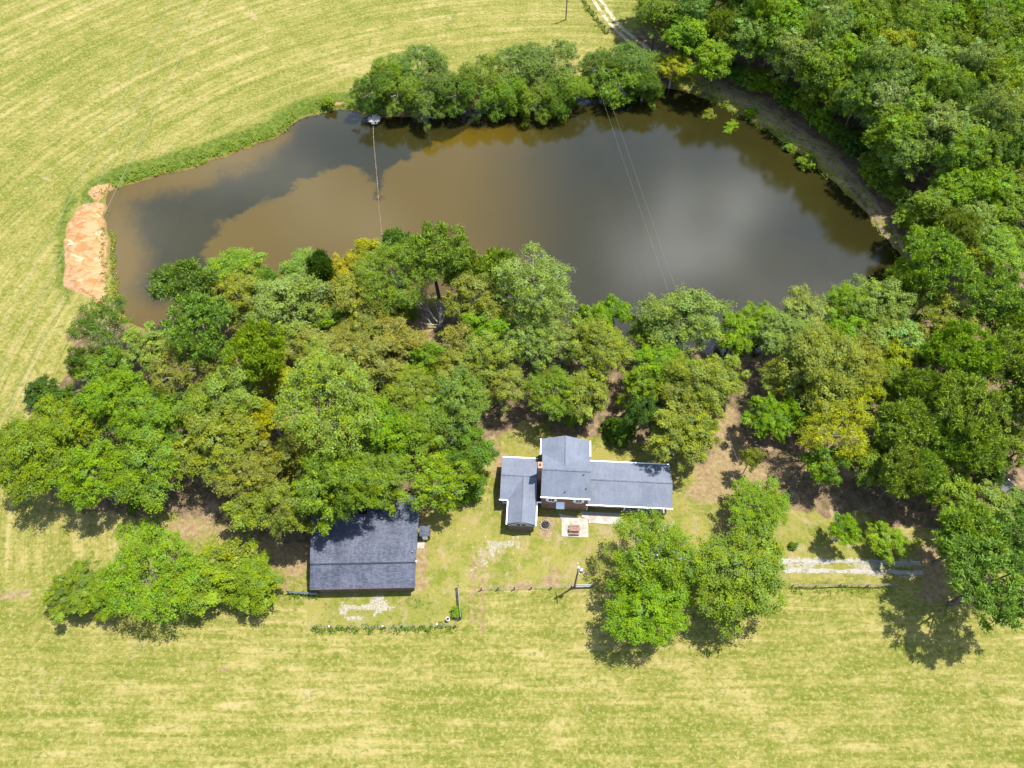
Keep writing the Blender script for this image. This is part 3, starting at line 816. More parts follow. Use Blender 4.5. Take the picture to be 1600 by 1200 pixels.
# ------------------------------------------------------------------ fences, gates, poles, cables
def farm_gate(p, q, label, lean=0.0):
    L = (q - p).length
    g = empty('farm_gate', (p.x, p.y, gz(p.x, p.y)), math.atan2(q.y - p.y, q.x - p.x))
    tag(g, label, 'gate', 'metal farm gates')
    for x in (.05, L - .05):
        MB().tube([(x, 0, .15), (x, 0, 1.25)], .035, 8).build('stile', GALV, g)
    for k in range(6):
        z = .17 + k * .215
        MB().tube([(.05, lean * k, z), (L - .05, lean * k, z)], .03 if k < 5 else .045, 8).build('rail', GALV, g)
    for x in (-.12, L + .12):
        MB().tube([(x, 0, -.3), (x, 0, 1.45)], [.1, .09], 10).build('gate_post', WOOD_POST, g)
    return g
farm_gate(at(452, 927), at(496, 931), 'pale metal farm gate at the lower left corner of the barn')
farm_gate(at(899, 918), at(924, 917), 'short pale metal gate beside the utility pole in the yard')
farm_gate(at(720, 966), at(716, 919), 'metal gate standing open at the right side of the barn yard')

def fence(name, pts, label, spacing, wires=3, h=1.25, rail=False, white=False, lean=.06, r=.085, seed=1):
    rr = random.Random(seed)
    P = [Vector((*p[:2], 0)) for p in pts]
    root = empty(name, (P[0].x, P[0].y, 0))
    tag(root, label, 'fence')
    posts = []
    for a, b in zip(P[:-1], P[1:]):
        k = max(1, round((b - a).length / spacing))
        posts += [a.lerp(b, i / k) for i in range(k)]
    posts.append(P[-1])
    tops = []
    for pi_, p in enumerate(posts):
        z0 = gz(p.x, p.y)
        dx, dy = rr.uniform(-lean, lean), rr.uniform(-lean, lean)
        hh = h * rr.uniform(.9, 1.1)
        base = Vector((p.x - P[0].x, p.y - P[0].y, z0 - .25))
        o = MB().tube([base, base + Vector((dx, dy, hh + .25))], [r, r * .85], 8).build('post', WOOD_POST, root)
        if white and pi_ % 3 == 1:
            MB().tube([base + Vector((dx, dy, hh + .25)), base + Vector((dx, dy, hh + .33))], r * 1.1, 8).build('post_cap', WHITE_TRIM, o)
        tops.append((base + Vector((0, 0, .25)), Vector((dx, dy, hh))))
    for k in range(wires):
        f = (k + 1) / wires * .92
        m = MB()
        m.tube([b + t * f + Vector((0, .08, 0)) for b, t in tops], .055 if rail else .012, 5)
        m.build('rail' if rail else 'wire', WOOD_POST if rail else GALV, root)
    return root
fence('yard_fence', [at(490, 982), at(600, 981), at(712, 979)], 'low wire fence overgrown with weeds along the front of the barn yard', 2.4, white=True, seed=4)
fence('post_fence', [at(752, 922), at(830, 920), at(892, 919)], 'dark wooden fence posts in a row between the barn yard and the utility pole', 3.0, seed=5, r=.12)
fence('rail_fence', [at(1236, 918), at(1310, 917), at(1395, 917)], 'grey wooden rail fence below the gravel drive', 4.0, 2, rail=True, seed=6, lean=.15)
fence('track_fence', [at(898, -20), at(915, 8), at(933, 32), at(950, 52)], 'weedy fence line beside the farm track at the top of the picture', 2.2, seed=7, r=.13)
fence('corner_fence', [at(712, 979), at(716, 967)], 'short bit of wire fence at the corner below the open gate', 1.4, seed=8)

def utility_pole(p, h, label, dirv, transformer=False, visible=True):
    ang = math.atan2(dirv.y, dirv.x) + math.pi / 2
    z0 = gz(p.x, p.y)
    root = empty('utility_pole', (p.x, p.y, z0), ang)
    tag(root, label, 'utility pole', 'utility poles')
    MB().tube([(0, 0, -.5), (0, 0, h * .5), (0, 0, h)], [.16, .14, .11], 10).build('pole', WOOD_POST, root)
    MB().box(-.9, .9, -.06, .06, h - .55, h - .42).build('crossarm', WOOD_POST, root)
    for s in (-.75, .75):
        MB().lathe([(.05, h - .42), (.07, h - .36), (.05, h - .3), (.06, h - .25), (0, h - .22)], 8, (s, 0)).build('insulator', WHITE_TRIM, root)
    if transformer:
        MB().lathe([(0, h - 1.75), (.26, h - 1.75), (.28, h - 1.0), (.24, h - .88), (0, h - .85)], 14, (.0, -.42)).build('transformer', GALV, root)
        MB().tube([(0, 0, h), (0, 0, h + .35)], [.16, .13], 10).build('pole_cap', WHITE_TRIM, root)
    return root, z0
P1 = at(884, 31); W = at(1055, 445, 8.2)
span = Vector((W.x - P1.x, W.y - P1.y, 0))
P2 = P1 + span * ((P1.y - 46.0) / (P1.y - W.y))
u = span.normalized(); side = Vector((-u.y, u.x, 0))
utility_pole(P1, 9.2, 'bare utility pole standing in the hay field at the top', u)
utility_pole(P2, 6.2, 'utility pole rising among the yard trees right of the house', u)
utility_pole(at(897.5, 917), 8.8, 'utility pole with a grey transformer beside the short metal gate', Vector((1, .1, 0)), True)
def cable(name, a, b, sag, label, r=.025, group=None, n=28):
    pts = []
    for i in range(n + 1):
        t = i / n
        p = a.lerp(b, t); p.z -= sag * 4 * t * (1 - t)
        pts.append(p)
    m = MB().tube([p - a for p in pts], r, 5)
    o = m.build(name, WIRE); o.location = a
    return tag(o, label, 'power line', group)
for s, lb in ((-.75, 'left of the two power cables crossing over the pond'), (.75, 'right of the two power cables crossing over the pond')):
    cable('power_cable', P1 + side * -s + Vector((0, 0, 8.98)), P2 + side * -s + Vector((0, 0, 5.98)), 1.0, lb, .009, 'power cables over the pond')
for (x0, y0), (x1, y1), lb in (((265, 0), (60, 390), 'leftmost of the three pale overhead cables across the left field'),
                               ((292, 0), (62, 452), 'middle one of the three pale overhead cables across the left field'),
                               ((321, 0), (72, 505), 'rightmost of the three pale overhead cables, passing over the sand bank')):
    a, b = at(x0, y0, 11), at(x1, y1, 11)
    dv = (b - a)
    cable('overhead_cable', a - dv * .35, b + dv * .9, 1.0, lb, .022, 'overhead cables over the left field')

# white barrel, bucket, floating rope
br = at(700, 969); z0 = gz(br.x, br.y)
ba = empty('water_barrel', (br.x, br.y, z0)); tag(ba, 'white open topped barrel at the corner of the barn yard fence', 'barrel')
MB().lathe([(0, .02), (.27, .02), (.31, .4), (.28, .82), (.25, .82), (.26, .3), (0, .28)], 18).build('drum', simple('pale_plastic', (0.4402, 0.4828, 0.5254), (0.5325, 0.5609, 0.5822), 3, .45), ba, smooth=True)
MB().lathe([(.25, .55), (0, .56)], 18).build('water', GLASS, ba)
bk = at(1243, 856); bo = empty('bucket', (bk.x, bk.y, gz(bk.x, bk.y))); tag(bo, 'small white bucket on the dry lawn left of the thin yellow tree', 'bucket')
MB().lathe([(0, 0), (.2, 0), (.27, .5), (.25, .5), (.19, .06), (0, .06)], 16).build('pail', WHITE_TRIM, bo, smooth=True)
MB().tube([(-.26, 0, .48), (-.2, .12, .56), (0, .22, .58), (.2, .12, .56), (.26, 0, .48)], .012, 5).build('handle', GALV, bo)

rp = [at(x, y, WATER_Z) for x, y in ((583, 198), (584, 222), (587, 255), (590, 290), (592, 325), (595, 352), (598, 385), (600, 410))]
rope = empty('float_rope', rp[0]); tag(rope, 'line of small floats stretched across the pond from the pale tuft', 'float line')
MB().tube([p - rp[0] + Vector((0, 0, .02)) for p in rp], .03, 6).build('rope', simple('wet_rope', (0.1562, 0.1065, 0.0568), (0.2556, 0.1846, 0.1065), 2, .8), rope)
fm = MB(); rr = random.Random(5); k_ = 0
for a, b in zip(rp[:-1], rp[1:]):
    n_ = int((b - a).length / .62)
    for i in range(n_):
        p = a.lerp(b, (i + rr.uniform(-.2, .2)) / n_) - rp[0]
        fm.tube([p + Vector((rr.uniform(-.08, .08), -.14, .04)), p + Vector((rr.uniform(-.08, .08), .14, .04))], rr.uniform(.07, .12), 6)
fo = fm.build('floats', simple('bleached_float', (0.0852, 0.0568, 0.0319), (0.2130, 0.1704, 0.1136), 1.2, .8), rope); fo['kind'] = 'stuff'

# parked car under the trees on the right
def parked_car():
    c = at(1567, 764, .7)
    root = empty('parked_car', (c.x, c.y, gz(c.x, c.y)), math.radians(32))
    tag(root, 'dark blue car parked under the trees near the right edge', 'car')
    paint = simple('dark_car_paint', (0.0043, 0.0057, 0.0128), (0.0085, 0.0106, 0.0213), 1.5, .25, .6)
    secs = [(-2.25, .55, .35, .62), (-2.1, .8, .28, .86), (-1.2, .88, .25, .93), (0, .9, .25, .95), (1.0, .89, .25, .95), (1.9, .84, .28, .9), (2.2, .6, .36, .68)]
    v = []; f = []
    for x, hw, zb, zt in secs:
        v += [(x, -hw, zb + .1), (x, -hw * .96, zb), (x, hw * .96, zb), (x, hw, zb + .1), (x, hw, zt - .12), (x, hw * .86, zt), (x, -hw * .86, zt), (x, -hw, zt - .12)]
    for i in range(len(secs) - 1):
        for k in range(8): f.append((i * 8 + k, i * 8 + (k + 1) % 8, i * 8 + 8 + (k + 1) % 8, i * 8 + 8 + k))
    f += [tuple(range(7, -1, -1)), tuple((len(secs) - 1) * 8 + k for k in range(8))]
    MB().add(v, f).build('body', paint, root, smooth=False)
    MB().add([(-1.5, -.74, .93), (.95, -.74, .93), (.95, .74, .93), (-1.5, .74, .93), (-.95, -.6, 1.42), (.25, -.6, 1.42), (.25, .6, 1.42), (-.95, .6, 1.42)],
             [(0, 1, 5, 4), (1, 2, 6, 5), (2, 3, 7, 6), (3, 0, 4, 7), (4, 5, 6, 7)]).build('cabin', paint, root)
    for nm, q in (('windscreen', [(.9, -.66, .97), (.9, .66, .97), (.31, .54, 1.39), (.31, -.54, 1.39)]), ('rear_window', [(-1.44, .66, .97), (-1.44, -.66, .97), (-1.01, -.54, 1.39), (-1.01, .54, 1.39)]),
                  ('side_window', [(-1.2, -.735, 1.0), (.7, -.735, 1.0), (.2, -.62, 1.36), (-.9, -.62, 1.36)]), ('side_window', [(.7, .735, 1.0), (-1.2, .735, 1.0), (-.9, .62, 1.36), (.2, .62, 1.36)])):
        c_ = Vector((-.3, 0, 1.0))
        MB().add([tuple(Vector(p) + (Vector(p) - c_).normalized() * .03) for p in q], [(0, 1, 2, 3)]).build(nm, GLASS, root)
    for x in (-1.35, 1.4):
        for s in (-1, 1):
            wv = MB(); wv.tube([(x, s * .92, .33), (x, s * .7, .33)], .33, 18)
            w_ = wv.build('wheel', DARK_METAL, root)
            MB().tube([(x, s * .94, .33), (x, s * .925, .33)], .2, 14).build('rim', GALV, w_)
    for s in (-1, 1):
        MB().box(2.02, 2.17, s * .55 - .16, s * .55 + .16, .62, .76).build('headlight', simple('lamp_glass', (0.4970, 0.4970, 0.4970), (0.6035, 0.6035, 0.6035), 2, .1), root)
        MB().box(-2.19, -2.1, s * .55 - .15, s * .55 + .15, .62, .78).build('tail_light', simple('red_lens', (0.2485, 0.0142, 0.0142), (0.3195, 0.0213, 0.0213), 2, .2), root)
parked_car()

# ------------------------------------------------------------------ trees: crowns of many leaf clusters on lobes round the limbs
def unit(v):
    return v / np.maximum(np.linalg.norm(v, axis=-1, keepdims=True), 1e-9)
def ball(rg, n):
    return unit(rg.normal(size=(n, 3)))

def leaf_mesh(name, C_, Nn, size, tint, hue, aspect=.62, needle=False, rg=None):
    """one small bent blade (two triangles) or needle tuft (one triangle) per row"""
    n = len(C_)
    a = unit(np.cross(Nn, ball(rg, n)))
    b = unit(np.cross(Nn, a))
    if needle:
        tip = C_ + Nn * size[:, None]
        wv = a * (size * .17)[:, None]
        v = np.stack([C_ - wv, C_ + wv, tip], 1).reshape(-1, 3)
        f = np.arange(n * 3).reshape(-1, 3)
        me = raw_mesh(name, v, f, 3)
    else:
        s = size[:, None]
        fold = Nn * s * rg.uniform(-.3, .3, (n, 1))
        v = np.stack([C_ - a * s, C_ - b * s * aspect + fold, C_ + a * s, C_ + b * s * aspect + fold], 1).reshape(-1, 3)
        f = np.arange(n * 4).reshape(-1, 4)
        me = raw_mesh(name, v, f, 4)
    for nm, arr in (('tint', tint), ('hue', hue)):
        at_ = me.attributes.new(nm, 'FLOAT', 'FACE')
        at_.data.foreach_set('value', arr.astype(np.float32))
    me.materials.append(FOLIAGE)
    return me

def lobes_broad(rg, R, hz, zc, n, spread=.58, lr=(.34, .5)):
    L = [(np.array([0, 0, zc + .28 * hz * R]), R * .46)]
    for k in range(n):
        a = 2.4 * k + rg.uniform(-.5, .5)
        el = rg.uniform(-.55, .75)
        rr = R * spread * rg.uniform(.75, 1.1) * math.cos(el * .9)
        L.append((np.array([math.cos(a) * rr, math.sin(a) * rr, zc + math.sin(el) * hz * R * .75]), R * rg.uniform(*lr)))
    return L

def crown_broad(name, seed, R, hz=.8, zc=None, nl=11, clump=.85, leaf=.27, per=46, drop=.0, droop=0.0, spread=.58, lr=(.34, .5), cap=7600):
    """leaf sprays at the ends of branchlets that leave the lobes round the main limbs"""
    rg = np.random.default_rng(seed)
    zc = zc if zc is not None else R * 1.5
    L = lobes_broad(rg, R, hz, zc, nl, spread, lr)
    for k in range(4):                                              # a few limbs that reach beyond the rest
        a = rg.uniform(0, 6.283); q = R * rg.uniform(.86, 1.02)
        L.append((np.array([math.cos(a) * q, math.sin(a) * q, zc + hz * R * rg.uniform(-.45, .3)]), R * rg.uniform(.13, .2)))
    CC = []
    for c, r in L:
        m = max(7, int(9.5 * (r / clump) ** 2))
        d = ball(rg, m); d = d[d[:, 2] > -.5]
        p = c + d * r * rg.uniform(.6, 1.16, (len(d), 1)) * np.array([1, 1, .85])
        inside = np.zeros(len(p), bool)
        for c2, r2 in L:
            if c2 is c: continue
            inside |= np.linalg.norm((p - c2), axis=1) < r2 * .62
        for q, dd in zip(p[~inside], d[~inside]): CC.append((q, dd))
    rg.shuffle(CC)
    CC = [x for x in CC if rg.random() > drop]
    per_n = min(per, max(14, cap // max(1, len(CC))))
    cs, ns, ss, tt, hh = [], [], [], [], []
    for q, dd in CC:
        cr = clump * float(np.exp(rg.normal() * .33)) * .84
        m = int(per_n * 1.65 * min(2.2, (cr / clump) ** 1.6) * rg.uniform(.75, 1.2)) + 5
        out = unit(np.array([q[0], q[1], (q[2] - zc) * .5]) * .8 + rg.normal(size=3) * R * .3)
        out[2] = out[2] * .45 - droop * .4; out = unit(out)
        d = ball(rg, m)
        d[:, 2] = np.where(rg.random(m) < .6, np.abs(d[:, 2]), d[:, 2])
        t = rg.normal(size=(m, 1)) * .45
        p = q + d * cr * (rg.random((m, 1)) ** .5) * np.array([.85, .85, .5 + droop]) + out * t * cr * .95
        p[:, 2] -= np.abs(t[:, 0]) * cr * .16
        if droop: p[:, 2] -= droop * cr * rg.random(m) * 1.7
        nn = unit(d * .55 + dd * .25 + np.array([0, 0, .6 - droop * .5]) + rg.normal(size=(m, 3)) * .36)
        cs.append(p); ns.append(nn); ss.append(leaf * .74 * float(np.exp(rg.normal() * .22)) * rg.uniform(.5, 1.3, m))
        ct = rg.uniform(.22, .78)
        tt.append(np.clip(ct + rg.normal(size=m) * .09, 0, 1)); ch = rg.uniform(.15, .85)
        hh.append(np.clip(ch + rg.normal(size=m) * .1, 0, 1))
    return leaf_mesh(name, np.concatenate(cs), np.concatenate(ns), np.concatenate(ss), np.concatenate(tt), np.concatenate(hh), rg=rg), L

def crown_pine(name, seed, R, hz=.75, zc=None, nl=12, cap=18000):
    rg = np.random.default_rng(seed)
    zc = zc if zc is not None else R * 2.0
    L = lobes_broad(rg, R, hz, zc, nl + 4, .66, (.22, .36))
    T_ = []
    for c, r in L:
        m = int(22 * (r / .75) ** 2)
        d = ball(rg, m); d = d[d[:, 2] > -.45]
        p = c + d * r * rg.uniform(.6, 1.1, (len(d), 1)) * np.array([1, 1, .75])
        for q, dd in zip(p, d): T_.append((q, dd))
    rg.shuffle(T_)
    T_ = T_[:max(60, cap // 34)]
    cs, ns, ss, tt, hh = [], [], [], [], []
    for q, dd in T_:
        m = 34
        d = ball(rg, m); ax = unit(dd * .6 + np.array([0, 0, .7]))
        d = unit(d + ax * .75)
        cs.append(q + d * .1 + rg.normal(size=(m, 3)) * .2); ns.append(d); ss.append(rg.uniform(.34, .66, m))
        ct = rg.uniform(.3, .7)
        tt.append(np.clip(ct + rg.normal(size=m) * .12, 0, 1)); hh.append(np.clip(rg.uniform(.3, .7) + rg.normal(size=m) * .12, 0, 1))
    return leaf_mesh(name, np.concatenate(cs), np.concatenate(ns), np.concatenate(ss), np.concatenate(tt), np.concatenate(hh), needle=True, rg=rg), L

def crown_cedar(name, seed, R, h):
    rg = np.random.default_rng(seed)
    m = 240
    t = rg.random(m) ** .8
    a = rg.uniform(0, 2 * math.pi, m)
    lump = 1 + .16 * np.sin(a * 3 + seed) + .12 * np.sin(a * 5 + t * 9)
    rr = R * (1 - t) ** .62 * lump * rg.uniform(.72, 1.03, m)
    q = np.stack([np.cos(a) * rr, np.sin(a) * rr, .25 + t * h], 1)
    cs, ns, ss, tt, hh = [], [], [], [], []
    for k in range(m):
        n_ = 26; d = ball(rg, n_)
        out = unit(np.array([math.cos(a[k]), math.sin(a[k]), .8]))
        cs.append(q[k] + d * .42 * rg.random((n_, 1)) ** .5); ns.append(unit(d * .6 + out * .8)); ss.append(rg.uniform(.12, .26, n_))
        ct = rg.uniform(.3, .7); tt.append(np.clip(ct + rg.normal(size=n_) * .14, 0, 1)); hh.append(np.clip(.5 + rg.normal(size=n_) * .15, 0, 1))
    return leaf_mesh(name, np.concatenate(cs), np.concatenate(ns), np.concatenate(ss), np.concatenate(tt), np.concatenate(hh), rg=rg), [(np.array([0, 0, h * .5]), R * .5)]

def trunk_mesh(name, seed, R, zc, L, r0, limbs=7, lean=0.03):
    rg = random.Random(seed)
    mb = MB()
    top = Vector((rg.uniform(-lean, lean) * zc, rg.uniform(-lean, lean) * zc, zc * 1.02))
    mid = top * .5 + Vector((rg.uniform(-.2, .2), rg.uniform(-.2, .2), 0))
    mb.tube([(0, 0, -.5), (0, 0, .15), mid, top], [r0 * 1.5, r0 * 1.12, r0 * .8, r0 * .38], 9)
    for c, r in L[1:1 + limbs]:
        c = Vector(c)
        s = mid.lerp(top, rg.uniform(.1, .8))
        m1 = s.lerp(c, .55) + Vector((0, 0, -.12 * (c - s).length))
        mb.tube([s, m1, c], [r0 * .42, r0 * .28, r0 * .1], 6)
        for _ in range(3):
            d = Vector((rg.gauss(0, 1), rg.gauss(0, 1), rg.uniform(.1, 1))).normalized()
            mb.tube([m1.lerp(c, rg.random()), c + d * r * .55, c + d * r * .98], [r0 * .13, r0 * .08, r0 * .03], 5)
    me = bpy.data.meshes.new(name); me.from_pydata(mb.v, [], mb.f); me.update()
    me.polygons.foreach_set('use_smooth', [True] * len(me.polygons))
    return me

PROTO = {}
def proto(kind, idx, R, crown, trunk, zc):
    PROTO.setdefault(kind, []).append(dict(R=R, crown=crown, trunk=trunk, zc=zc))
def make_protos():
    k = 0
    for R, nls, clump, leaf, per in ((3.0, 12, .5, .13, 64), (4.6, 15, .62, .155, 70), (4.6, 18, .64, .155, 70), (4.4, 13, .7, .165, 72), (4.8, 20, .56, .135, 66), (6.0, 23, .72, .172, 74), (6.2, 17, .8, .18, 76), (8.2, 32, .8, .165, 104)):
        k += 1
        zc = R * 1.45
        cm, L = crown_broad('leaves', 100 + k, R, .82, zc, nls, clump, leaf, per, .27, 0, .7, (.2, .34), 19500)
        tm = trunk_mesh('trunk', 100 + k, R, zc, L, .06 * R); tm.materials.append(BARK)
        proto('broad', k, R, cm, tm, zc)
    for R, nls in ((3.2, 9), (4.6, 11), (6.5, 15)):                 # open, feathery crowns with limbs showing
        k += 1; zc = R * 1.5
        cm, L = crown_broad('leaves', 200 + k, R, .85, zc, nls + 3, .5 + .03 * R, .15, 54, .28, 0, .7, (.2, .32), 12500)
        tm = trunk_mesh('trunk', 200 + k, R, zc, L, .055 * R, 10); tm.materials.append(PALE_BARK)
        proto('loose', k, R, cm, tm, zc)
    for R in (3.0, 4.8, 6.4):
        k += 1; zc = R * 2.0
        cm, L = crown_pine('needles', 300 + k, R, .72, zc, 11 + int(R))
        tm = trunk_mesh('trunk', 300 + k, R, zc, L, .05 * R, 8); tm.materials.append(BARK)
        proto('pine', k, R, cm, tm, zc)
    for R, h in ((1.9, 3.4), (2.6, 4.6)):
        k += 1
        cm, L = crown_cedar('leaves', 400 + k, R, h)
        tm = trunk_mesh('trunk', 400 + k, R, h * .6, L, .1, 0); tm.materials.append(BARK)
        proto('cedar', k, R, cm, tm, h * .45)
    for R in (3.2, 4.4, 5.6):
        k += 1; zc = R * 1.18
        cm, L = crown_broad('leaves', 500 + k, R, 1.25, zc, 22, .55, .145, 66, .12, .5, .62, (.2, .34), 15500)
        tm = trunk_mesh('trunk', 500 + k, R, zc, L, .045 * R, 8); tm.materials.append(PALE_BARK)
        proto('willow', k, R, cm, tm, zc)
    for R in (1.3, 2.4):
        k += 1; zc = R * .75
        cm, L = crown_broad('leaves', 600 + k, R, .8, zc, 8, .4 + .08 * R, .13 + .02 * R, 40, 0, 0, .55, (.34, .5), 4500)
        tm = trunk_mesh('trunk', 600 + k, R, zc, L, .06, 5); tm.materials.append(BARK)
        proto('bush', k, R, cm, tm, zc)
    for R in (4.4, 4.8, 5.2):                                          # tall forest crowns, deeper than wide
        k += 1; zc = 10.5
        cm, L = crown_broad('leaves', 700 + k, R, 1.4, zc, 24, .66, .165, 66, .14, .12, .62, (.22, .34), 16500)
        tm = trunk_mesh('trunk', 700 + k, R, zc, L, .2, 8); tm.materials.append(BARK)
        proto('forest', k, R, cm, tm, zc)
make_protos()

COLOURS = dict(bright=(0.136, 0.204, 0.012), yellow=(0.234, 0.255, 0.009), lime=(0.140, 0.222, 0.012), mid=(0.128, 0.187, 0.019), dark=(0.075, 0.131, 0.013), deep=(0.048, 0.087, 0.009),
    olive=(0.169, 0.192, 0.029), brown=(0.178, 0.179, 0.035), pale=(0.165, 0.220, 0.042), pine=(0.164, 0.234, 0.028), blue=(0.116, 0.189, 0.031), gold=(0.296, 0.269, 0.026), silver=(0.178, 0.245, 0.056), willow_green=(0.104, 0.157, 0.028))
NAMES = dict(broad=('broadleaf_tree', 'tree'), loose=('broadleaf_tree', 'tree'), pine=('pine_tree', 'pine tree'), cedar=('evergreen_shrub', 'shrub'), willow=('bankside_tree', 'tree'),
    bush=('shrub', 'shrub'), forest=('woodland_tree', 'tree'))
TREES = []
tr_rng = random.Random(42)
def plant(px, py, rpx, kind, colour, label, group=None, hc=None, ry=None, world_pos=None):
    """put a tree so that its crown stands where the photograph shows it"""
    z_guess = hc or 7
    for _ in range(3):
        p = at(px, py, z_guess)
        r = rpx / px_scale(p)
        opts = PROTO[kind]
        pr = min(opts, key=lambda q: abs(math.log(q['R'] / r)) + tr_rng.random() * .12)
        s = r / pr['R']
        c = hc if hc else max(pr['zc'] * s, {'broad': 6.5, 'loose': 6.0, 'pine': 10.0, 'willow': 4.6, 'forest': 10.5}.get(kind, 0))
        z_guess = c
    return stand(p.x, p.y, s, c / pr['zc'], pr, kind, colour, label, group)
def stand(x, y, s, szc, pr, kind, colour, label, group):
    nm, cat = NAMES[kind]
    root = empty(nm, (x, y, gz(x, y) - .05), tr_rng.uniform(0, 6.28))
    tag(root, label, cat, group)
    ax_ = tr_rng.uniform(.88, 1.13)
    root.scale = (s * ax_, s / ax_, min(szc, s * 2.0))
    b = COLOURS[colour]; j = [tr_rng.uniform(.92, 1.08) for _ in range(3)]
    for me, nm2 in ((pr['trunk'], 'trunk'), (pr['crown'], 'crown')):
        o = link_mesh(nm2, me, None, root)
        o.color = (b[0] * j[0], b[1] * j[1], b[2] * j[2], 1)
    TREES.append((x, y, s * pr['R']))
    return root

